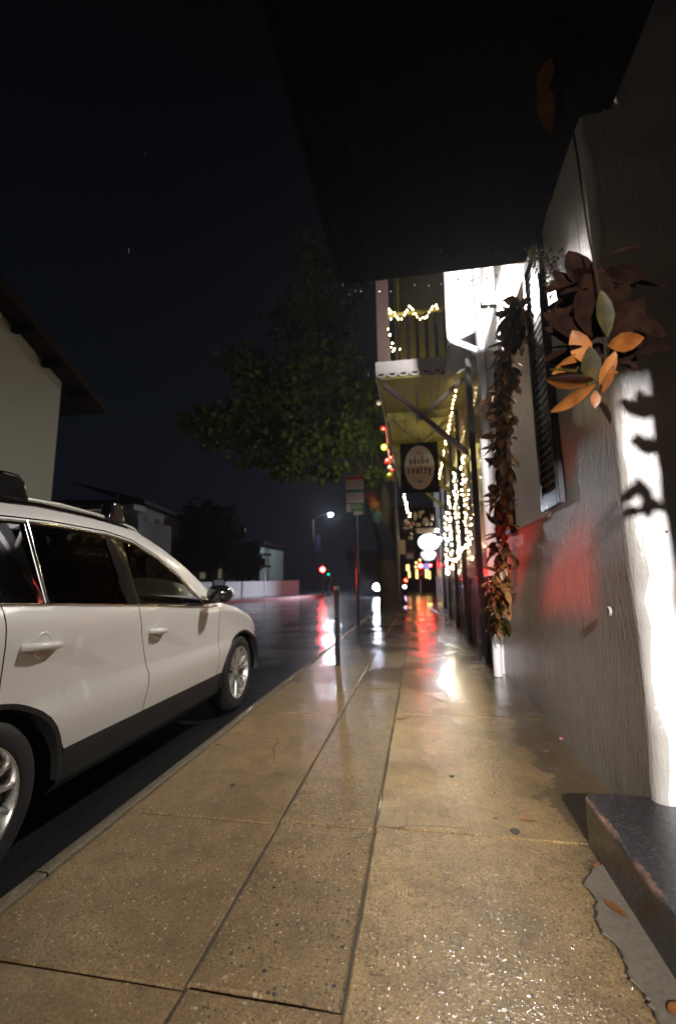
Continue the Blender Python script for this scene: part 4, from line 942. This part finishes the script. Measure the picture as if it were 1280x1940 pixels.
# ------------------------------------------------------------------ trees
def crown(mb, c, rad, n, L, W, dens=.5):
    c = Vector(c)
    for k in range(n):
        while True:
            v = rnd(1)
            if .12 < v.length < 1: break
        v = v*(.55+.45*random.random())
        p = c+Vector((v.x*rad[0], v.y*rad[1], v.z*rad[2]))
        mb.leaf(p, rnd(1)+Vector((0, 0, -.4)), rnd(1)+Vector((0, 0, .6)), L*random.uniform(.6, 1.3), W*random.uniform(.6, 1.3), .15, .2)
TY = 16.2
tr = thing('street_tree', 'leaning street tree with colourful knitted trunk wrap and wide dark crown over the road', 'tree', (-.95, TY, 0))
tp = [(-.95, TY, -.02), (-.98, TY, .15), (-1.02, TY, .5), (-1.12, TY, 1.2), AY(733, 1040, TY), AY(724, 1005, TY), AY(712, 968, TY), AY(700, 930, TY), AY(684, 890, TY), AY(665, 850, TY-.3), AY(640, 780, TY-.8)]
b = MB(); b.tube(catmull(tp, 6), [lerpt([(0, .62), (3, .50), (12, .40), (20, .34), (30, .27), (40, .20), (60, .08)], k) for k in range(61)], 16)
b.tube(catmull([AY(724, 1010, TY), AY(730, 960, TY), AY(722, 900, TY), AY(705, 830, TY)], 8), [.26-.16*k/24 for k in range(25)], 12)
b.tube(catmull([AY(690, 900, TY), AY(660, 885, TY), AY(610, 876, TY-.5), AY(565, 890, TY-1), AY(545, 915, TY-1.2)], 8), [.11-.08*k/32 for k in range(33)], 8)
for q in ((480, 800), (560, 700), (620, 620), (430, 760), (700, 720)):
    e_ = AY(*q, TY-1); s0 = AY(672, 865, TY-.2); mid = s0.lerp(e_, .5)+Vector((0, 0, -.3)); b.tube(catmull([s0, mid, e_], 8), [.10-.08*k/16 for k in range(17)], 7)
b.build('trunk', MT['bark'], tr, smooth=70)
b = MB(); wp = catmull(tp, 6)[21:44]; b.tube(wp, [.018+lerpt([(20, .34), (30, .27), (40, .20), (60, .08)], k+21) for k in range(len(wp))], 18, cap=False); b.build('trunk_wrap', MT['mosaic'], tr, smooth=70)
b = MB()
for (x, y, dy, r0, n_) in ((440, 810, -1, (2.0, 1.6, 1.1), 900), (390, 800, -1, (1.2, 1.2, .8), 420), (520, 760, -1.2, (2.2, 1.8, 1.5), 1100), (600, 700, -1, (2.1, 1.8, 1.6), 1100), (560, 840, -1.5, (1.7, 1.4, .8), 620),
                          (650, 820, -1, (1.6, 1.4, 1.0), 760), (690, 760, -.5, (1.3, 1.4, 1.2), 650), (590, 600, 0, (2.2, 1.8, 1.5), 800), (640, 520, .5, (2.0, 1.6, 1.5), 520), (600, 470, .5, (1.5, 1.4, .9), 240), (470, 690, -.5, (1.4, 1.4, .9), 380), (545, 890, -1.5, (1.0, .9, .45), 190), (625, 890, -1.2, (.9, .8, .45), 170), (710, 900, -.8, (.6, .6, .5), 120), (470, 870, -1.2, (.9, .9, .4), 110), (690, 840, -.8, (1.2, 1, .6), 330)):
    crown(b, AY(x, y, TY+dy), r0, int(n_*1.1), .24, .15)
b.build('crown', MT['crown'], tr)
# thin pole with baubles
pl = thing('garland_pole', 'thin grey pole behind the tree carrying a drape of red and white baubles', 'pole', (-.60, 13, 0))
b = MB(); b.tube([AY(757, 1140, 13)+Vector((0, 0, 0)), AY(752, 1020, 13), AY(747, 880, 13), AY(742, 780, 13)], .055, 10); b.build('pole', MT['steel'], pl, smooth=60)
b = MB(); p, q = AY(754, 1023, 12.9), AY(768, 1050, 12.9); b.box((p.x, 12.9, q.z), (q.x, 12.92, p.z)); b.build('notice_plate', plain('tan_plate', (.34, .25, .19), .6), pl)
cord = catmull([AY(719, 735, 12.8), AY(728, 790, 12.8), AY(735, 850, 12.8), AY(744, 915, 12.8)], 8)
bg_ = thing('bauble_garland', 'drape of red white and lime baubles hung from the balcony corner to the pole', 'garland', cord[-1])
b = MB(); b.tube(cord, .018, 6); b.build('cord', plain('red_cord', (.22, .06, .05), .6), bg_)
bred, bwh, blime = plain('red_bauble', (.45, .03, .03), .2, coat=1), plain('white_bauble', (.6, .55, .5), .2, coat=1), plain('lime_bauble', (.30, .34, .03), .3, coat=1)
for (x, y, r_, m_) in ((726, 810, .10, bred), (735, 875, .11, bred), (741, 868, .06, bred), (738, 886, .07, bwh), (728, 847, .10, blime), (743, 893, .08, bred), (738, 902, .10, blime), (717, 762, .09, bwh), (742, 906, .06, bred)):
    b = MB(); b.sphere(AY(x, y, 12.75), r_, 12, 8); b.build('bauble', m_, bg_, smooth=80)
bg2 = thing('bauble_drop', 'short drop of white and red baubles and greenery below the warm bulbs', 'garland', AY(778, 1015, 11))
b = MB(); b.tube([AY(775, 965, 11), AY(776, 990, 11), AY(779, 1022, 11)], .02, 6); b.build('cord', MT['wire'], bg2)
for (x, y, r_, m_) in ((769, 990, .07, bwh), (776, 994, .06, bred), (771, 980, .045, bred), (777, 998, .05, bwh), (778, 1012, .04, blime), (776, 1020, .05, blime)):
    b = MB(); b.sphere(AY(x, y, 10.95), r_, 12, 8); b.build('bauble', m_, bg2, smooth=80)
# ================================================================== ACROSS THE STREET
def tagw(o, l, c, g=None): return tag(o, l, c, g)
hs = thing('gabled_house', 'pale stucco house with a dark tiled gable roof across the street from the parked car', 'house', (-9.5, 7, ZR))
b = MB(); b.prism([(-9.5, -4, -.3), (-9.5, 10.2, -.3), (-9.5, 10.2, 6.42), (-9.5, 3.1, 9.6), (-9.5, -4, 6.42)], (-9, 0, 0)); b.build('wall', MT['stucco'], hs)
b = MB()
sl = (9.6-6.42)/(10.2-3.1)
b.prism([(-8.95, 11.35, 6.42-1.15*sl+.02), (-8.95, 3.1, 9.64), (-8.95, 3.1, 9.92), (-8.95, 11.35, 6.42-1.15*sl+.24)], (-9.6, 0, 0)); b.prism([(-8.95, -5.1, 6.42-1.1*sl+.02), (-8.95, 3.1, 9.64), (-8.95, 3.1, 9.92), (-8.95, -5.1, 6.42-1.1*sl+.24)], (-9.6, 0, 0))
rf = b.build('roof', MT['tileroof'], hs)
for k in range(8):
    yy = 10.5-k*.95; zz = 6.42+(10.2-yy)*sl-.16; m = MB(); m.box((-9.49, yy-.07, zz), (-8.98, yy+.07, zz+.15)); m.build('rafter_end', MT['canopy'], rf)
h2 = thing('grey_house', 'grey green two storey house with narrow shuttered windows behind the white car', 'house', AY(300, 1090, 30))
a_, c_ = AY(263, 950, 27), AY(345, 985, 36); zt2 = 6.0; d_ = Vector((c_.x-a_.x, c_.y-a_.y, 0)).normalized(); n2 = Vector((-d_.y, d_.x, 0))
b = MB(); b.prism([(a_.x, a_.y, -.3), (c_.x, c_.y, -.3), (c_.x, c_.y, zt2), (a_.x, a_.y, zt2)], n2*9); b.build('wall', MT['greystucco'], h2)
b = MB(); e1 = a_-d_*.5-n2*.6; e2 = c_+d_*.5-n2*.6
b.prism([(e1.x, e1.y, zt2), (e2.x, e2.y, zt2), (e2.x, e2.y, zt2+.25), (e1.x, e1.y, zt2+.25)], n2*10); mid1, mid2 = e1+n2*5, e2+n2*5
b.add([(e1.x, e1.y, zt2+.25), (e2.x, e2.y, zt2+.25), (mid2.x, mid2.y, zt2+1.5), (mid1.x, mid1.y, zt2+1.5)], [(0, 1, 2, 3)]); b.build('roof', MT['tileroof'], h2)
for t in (.12, .62):
    w0 = a_+d_*((c_-a_).length*t)-n2*.03; m = MB(); m.prism([(w0.x, w0.y, 4.1), (w0.x+d_.x*.9, w0.y+d_.y*.9, 4.1), (w0.x+d_.x*.9, w0.y+d_.y*.9, 5.3), (w0.x, w0.y, 5.3)], n2*.02); wo_ = m.build('window', plain('shutter_brown', (.10, .07, .05), .6), h2)
    m = MB(); w1 = w0+d_*.45-n2*.012; m.prism([(w1.x, w1.y, 4.15), (w1.x+d_.x*.38, w1.y+d_.y*.38, 4.15), (w1.x+d_.x*.38, w1.y+d_.y*.38, 5.25), (w1.x, w1.y, 5.25)], n2*.01); m.build('curtain', plain('pale_curtain', (.45, .42, .33), .8), wo_)
m = MB(); p, q = AY(118, 962, 26), AY(262, 985, 26); m.box((p.x, 26.05, -.3), (q.x, 30, q.z)); m.build('porch', MT['greystucco'], h2)
m = MB(); m.box((p.x-.4, 25.2, AY(190, 968, 25.2).z), (q.x+.2, 26.5, AY(190, 958, 25.2).z)); m.build('porch_eave', plain('eave_white', (.5, .48, .45), .6), h2)
h3 = thing('pale_house', 'pale corner of a low house with small dim windows behind the white street wall', 'house', AY(450, 1100, 44))
p, q = AY(345, 1040, 44), AY(493, 1032, 44); m = MB(); m.box((p.x, 44, -.3), (q.x, 52, q.z)); m.build('wall', MT['greystucco'], h3)
m = MB(); m.box((p.x-.5, 43.4, q.z), (q.x+.6, 52.5, q.z+.3)); m.build('roof', MT['tileroof'], h3)
for (x0, x1, y0, y1) in ((347, 353, 1078, 1094), (379, 388, 1085, 1096), (414, 419, 1078, 1096), (462, 466, 1082, 1098)):
    pp, qq = AY(x0, y0, 43.95), AY(x1, y1, 43.95); m = MB(); m.box((pp.x, 43.93, qq.z), (qq.x, 43.99, pp.z)); m.build('window', MT['dimwin'], h3)
b = MB()
def wallseg(t0, t1, hgt):
    p, q = A0.lerp(A1, t0)+dn*2.0, A0.lerp(A1, t1)+dn*2.0; m = MB(); m.prism([(p.x, p.y, -.1), (q.x, q.y, -.1), (q.x, q.y, hgt), (p.x, p.y, hgt)], dn*.22); return m
tag(wallseg(.18, .565, .86).build('street_wall', MT['whitewall'], None, bevel=.02), 'white low street wall left of the dark gate post', 'wall')
tag(wallseg(.62, 1.0, .86).build('street_wall', MT['whitewall'], None, bevel=.02), 'white low street wall right of the dark gate post lit bluish', 'wall')
m = wallseg(.572, .612, .95); tag(m.build('gate_post', MT['darkwood'], None), 'dark gate post filling the gap between the two white walls', 'post')
for (x, y, yy, rr, n_, lab) in ((400, 1010, 37, (3.6, 2.5, 3.4), 1500, 'broad black tree in front of the pale house'), (345, 1060, 35, (1.8, 1.6, 1.9), 500, 'low dark bush tree beside the grey green house'), (462, 1062, 38, (1.75, 1.4, 2.0), 620, 'small dark tree above the white street wall')):
    c = AY(x, y, yy); t = thing('dark_tree', lab, 'tree', (c.x, c.y, -.1), 'dark trees across the street'); m = MB(); crown(m, c, rr, n_, .75, .5); m.build('crown', MT['darkcrown'], t)
    m = MB(); m.tube([(c.x, c.y, -.1), (c.x+.1, c.y, c.z-rr[2]*.3)], [.22, .12], 8); m.build('trunk', MT['bark'], t)
# street lamp, signals, name sign, banner
SL = AY(593, 985, 45); sb = Vector((SL.x, 45, ZR)); LH = AY(626, 975, 45)
sl_ = thing('street_lamp', 'tall street lamp with one bright white lantern far down the road', 'street lamp', sb)
m = MB(); m.tube([sb, SL], [.13, .09], 10); m.build('pole', plain('lamp_post_paint', (.03, .025, .015), .8, spec=.1), sl_, smooth=60)
m = MB(); m.tube(catmull([SL, SL.lerp(LH, .5)+Vector((0, 0, .22)), LH+Vector((0, 0, .2))], 6), .028, 8); m.build('arm', MT['black'], sl_, smooth=60)
m = MB(); m.sphere(LH+Vector((0, .1, .15)), .3, 12, 6, (1.2, 1.2, .4)); m.build('hood', MT['steel'], sl_, smooth=60)
m = MB(); m.sphere(LH, .24, 14, 8, (1, 1, .8)); m.build('lantern', MT['lampwhite'], sl_, smooth=60)
p, q = AY(598, 1014, 44.8), AY(607, 1045, 44.8); m = MB(); m.box((p.x, 44.8, q.z), (q.x, 44.83, p.z)); o = m.build('banner', plain('blue_banner', (.02, .03, .09), .7), None); tag(o, 'dark blue banner hanging on the far lamp post', 'banner')
m = MB(); m.tube([(sb.x, 44.82, p.z-.02), (q.x, 44.82, p.z-.02)], .02, 5); m.build('banner_arm', MT['steel'], o)
def signal(px, py, yb, mat, lab, rr):
    c = AY(px, py, yb); t = thing('traffic_signal', lab, 'traffic signal', (c.x, yb, ZR)); m = MB(); m.tube([(c.x, yb+.12, ZR), (c.x, yb+.12, c.z+.5)], .06, 8); m.build('pole', MT['steel'], t)
    m = MB(); m.box((c.x-.17, yb-.02, c.z-.75), (c.x+.17, yb+.18, c.z+.22)); m.build('housing', MT['black'], t, bevel=.03)
    m = MB(); m.lathe([(.001, .05), (rr*.7, .04), (rr, 0)], (c.x, yb-.02, c.z), (0, -1, 0), 16); m.build('lit_lens', mat, t)
    for dz in (.28, .56): m = MB(); m.lathe([(.001, .03), (.10, 0)], (c.x, yb-.025, c.z-dz), (0, -1, 0), 14); m.build('dark_lens', MT['black'], t)
    m = MB(); m.lathe([(rr+.03, 0), (rr+.03, .16)], (c.x, yb-.02, c.z), (0, -1, 0), 16); m.build('visor', MT['black'], t)
signal(611, 1079, 31, MT['reds'], 'red traffic signal left of the parking sign post', .17)
signal(622, 1088, 33, MT['greens'], 'dim green traffic signal just right of the red one', .10)
signal(796, 1072, 27, MT['reds'], 'red traffic signal at the far end of the pavement', .13)
lamp('red_signal_light', 'POINT', AY(611, 1079, 30.4), 14, (1, .03, .02), .13); lamp('red_signal_light_far', 'POINT', AY(796, 1072, 26.5), 70, (1, .03, .02), .13)
ns = thing('street_name_post', 'slim post with two crossed street name blades by the white wall', 'sign post', (AY(503, 1130, 26).x, 26, ZR)); c = AY(503, 1040, 26)
m = MB(); m.tube([(c.x, 26, ZR), (c.x, 26, c.z+.1)], .035, 8); m.build('pole', MT['steel'], ns)
for dz in (-.35, -1.05): m = MB(); m.box((c.x-.38, 25.95, c.z+dz-.07), (c.x+.38, 25.98, c.z+dz+.07)); m.build('name_blade', plain('blade_dark', (.05, .06, .07), .5), ns)
# crossing vehicle with headlamps and red beacons
v = thing('emergency_vehicle', 'dark vehicle with glaring headlamps and red beacons beyond the street tree', 'vehicle', (-1.75, 29, ZR))
m = MB(); pr = [(0, .25), (0, .75), (.12, .92), (1.0, 1.02), (1.65, 1.62), (3.3, 1.66), (4.2, 1.05), (4.5, .95), (4.5, .25)]
m.prism([(-2.7, 29+y, z+ZR) for y, z in pr], (1.9, 0, 0)); m.build('body', plain('dark_blue_car_paint', (.012, .014, .03), .25, coat=1), v, bevel=.08)
m = MB(); m.add([(-2.58, 30.06, .90), (-.92, 30.06, .90), (-1.05, 30.62, 1.40), (-2.45, 30.62, 1.40)], [(0, 1, 2, 3)]); m.build('windscreen', MT['darkglass'], v)
for x in (-2.55, -.95):
    m = MB(); m.lathe([(.345, -.11), (.345, .11), (.2, .12), (.001, .12)], (x+(.0 if x < -2 else 0), 29.85, ZR+.345), (1, 0, 0), 20); m.lathe([(.345, -.11), (.001, -.11)], (x, 29.85, ZR+.345), (1, 0, 0), 20); m.build('wheel', MT['tyre'], v)
c1 = AY(714, 1117, 28.95); c2 = AY(766, 1113, 28.95)
for c, r_, mt in ((c1, .25, MT['headlamp']), (c2, .11, emit('headlamp_side', (.6, .65, 1), 14))):
    m = MB(); m.sphere((c.x, 28.97, max(.42, c.z)), r_, 12, 8, (1, .35, .9)); m.build('headlight', mt, v)
for (x, y) in ((722, 1105), (731, 1098), (768, 1099), (727, 1112)):
    c = AY(x, y, 28.9); m = MB(); m.sphere(c, .085, 10, 6); m.build('beacon', MT['beacon'], v)
m = MB(); m.tube([(-2.7, 28.93, .62), (-.8, 28.93, .62)], .03, 6); m.build('push_bar', MT['black'], v)
lamp('headlamp_light', 'SPOT', (c1.x, 28.7, .45), 1900, (.75, .82, 1), .12, (-8.5, 23, .3), 90, .8)
lamp('beacon_light', 'POINT', AY(724, 1104, 28.3), 30, (1, .04, .03), .15)
# far shopfront
fs = thing('far_shopfront', 'dark far building at the end of the street with small yellow lit windows', 'building', (1, 38, ZR))
m = MB(); m.box((-3.2, 38, -.3), (9, 50, 7.0)); m.build('wall', plain('far_dark_wall', (.05, .035, .04), .8), fs)
for (x0, x1, y0, y1) in ((769, 775, 1070, 1082), (772, 777, 1083, 1094), (787, 795, 1079, 1096), (796, 801, 1081, 1093), (805, 811, 1076, 1095), (812, 815, 1082, 1097)):
    p, q = AY(x0, y0, 37.95), AY(x1, y1, 37.95); m = MB(); m.box((p.x, 37.93, q.z), (q.x, 37.99, p.z)); m.build('window', MT['yellowwin'], fs)
c = AY(808, 1073, 26); m = MB(); m.lathe([(.001, .03), (.19, .03), (.19, 0)], c, (0, -1, 0), 20); o = m.build('round_sign', MT['bluesign'], None); tag(o, 'round lavender lit sign beside the far red signal', 'sign')
m = MB(); m.bar((c.x, 26.03, c.z), (.86, 26.03, c.z+.3), .03); m.build('sign_arm', MT['black'], o)
for (x, y, col) in ((815, 1071, 'reds'), (788, 1066, 'yellowwin'), (795, 1061, 'yellowwin'), (787, 1074, 'yellowwin')):
    c = AY(x, y, 24); m = MB(); m.sphere(c, .06, 8, 6); m.tube([c, (c.x, 24, 4.06)], .008, 4) if False else None; o = m.build('lantern', MT[col], None)
    tag(o, {815: 'red lantern glowing right of the round lavender sign', 788: 'amber lantern upper left of the far red signal', 795: 'amber lantern directly above the far red signal', 787: 'amber lantern lower left of the far red signal'}[x], 'lantern')
    m = MB(); m.tube([(c.x, 24, c.z+.05), (c.x, 24, 3.6)], .008, 4); m.build('cord', MT['wire'], o)
m = MB(); m.box((-.9, 24, 3.55), (.86, 24.2, 3.75)); tag(m.build('cross_beam', MT['darkwood'], None), 'dark cross beam over the far pavement carrying small lanterns', 'beam')
# dark far buildings on the left end of the road
m = MB(); m.box((-9.5, 60, -.3), (-3.4, 70, 4.5)); o = m.build('far_building', plain('far_block', (.012, .009, .010), .9, spec=.05), None); tag(o, 'low dark reddish building closing the end of the road', 'building')
# ------------------------------------------------------------------ litter
def litter(nm, px, py, L, wd, ang, mat, lab, z=.004):
    d = ray(px, py); t = (z-H)/d.z; p = Vector((d.x*t, d.y*t, z)); m = MB(); dr = Vector((math.cos(ang), math.sin(ang), .02))
    m.leaf(p-dr*L/2, dr, (0, 0, 1), L, wd, -.05, .12); m.v = [Vector((v.x, v.y, max(v.z, z))) for v in m.v]; o = m.build(nm, mat, None, smooth=80); tag(o, lab, 'leaf' if 'leaf' in nm else 'petal'); return o
litter('fallen_leaf', 998, 1550, .075, .05, .2, MT['dryleaf'], 'brown curled leaf lying left of the doorstep front corner')
litter('fallen_leaf', 1165, 1722, .10, .032, -1.2, MT['copperleaf'], 'orange leaf lying on the grey mortar patch beside the step', .012)
litter('fallen_leaf', 748, 1504, .035, .022, 2.2, MT['dryleaf'], 'tiny brown leaf beside the middle pavement joint')
litter('fallen_leaf', 1033, 1424, .05, .03, .4, MT['dryleaf'], 'small brown leaf on the pavement below the pink petal')
litter('fallen_leaf', 1130, 1641, .04, .022, 1.0, MT['copperleaf'], 'small yellow leaf tucked at the foot of the doorstep')
litter('fallen_leaf', 1278, 1912, .05, .03, .6, MT['copperleaf'], 'orange leaf at the nearest end of the grey mortar patch', .012)
litter('fallen_leaf', 758, 1360, .10, .05, .1, MT['dryleaf'], 'dark wet leaf on the joint in the middle distance')
litter('pink_petal', 1066, 1400, .07, .05, .8, MT['pink'], 'pink flower petal lying near the foot of the white wall')
for k, (px, py, lab, r_) in enumerate(((975, 1576, 'black flattened gum spot just below the brown leaf', .018), (855, 1471, 'black gum spot near the thin score line', .012), (440, 1488, 'small black gum spot on the kerbside slab', .012))):
    d = ray(px, py); t = -H/d.z; m = MB(); m.prism([(d.x*t+r_*(1+.2*math.sin(3*a_))*math.cos(a_), d.y*t+r_*1.1*math.sin(a_), .001) for a_ in [2*math.pi*i/14 for i in range(14)]], (0, 0, .003)); o = m.build('gum_spot', MT['blackgum'], None); tag(o, lab, 'gum')
# ------------------------------------------------------------------ rain
m = MB()
for k in range(26):
    x = -.45+k*.05+random.uniform(-.02, .02)
    if random.random() < .65: m.sphere((x, 3.165, 3.245-random.uniform(0, .05)), .007, 6, 5, (1, 1, 1.8))
for k in range(110):
    y = random.uniform(.9, 9); p = AY(random.uniform(60, 1000), random.uniform(40, 1050), y)
    if p.x > .6 or (p.x < -1.5 and p.z < 1.6): continue
    m.sphere(p, .0009*random.uniform(.7, 1.3), 6, 5, (1, 1, 11))
kind(tag(m.build('raindrops', MT['water'], None, smooth=80), 'falling raindrops and drips along the canopy edge', 'rain'), 'stuff')

# ------------------------------------------------------------------ rain mist
m = MB(); m.box((-60, -16, -1.3), (30, 80, 17)); hz = m.build('haze', None, None); hm = bpy.data.materials.new('rain_mist'); hm.use_nodes = True; hn = hm.node_tree
for n_ in list(hn.nodes):
    if n_.type != 'OUTPUT_MATERIAL': hn.nodes.remove(n_)
pv = hn.nodes.new('ShaderNodeVolumePrincipled'); pv.inputs['Color'].default_value = (.86, .88, .95, 1); pv.inputs['Density'].default_value = .0008; pv.inputs['Anisotropy'].default_value = .6
hn.links.new(pv.outputs[0], [n_ for n_ in hn.nodes if n_.type == 'OUTPUT_MATERIAL'][0].inputs['Volume']); hz.data.materials.append(hm); kind(hz, 'stuff')
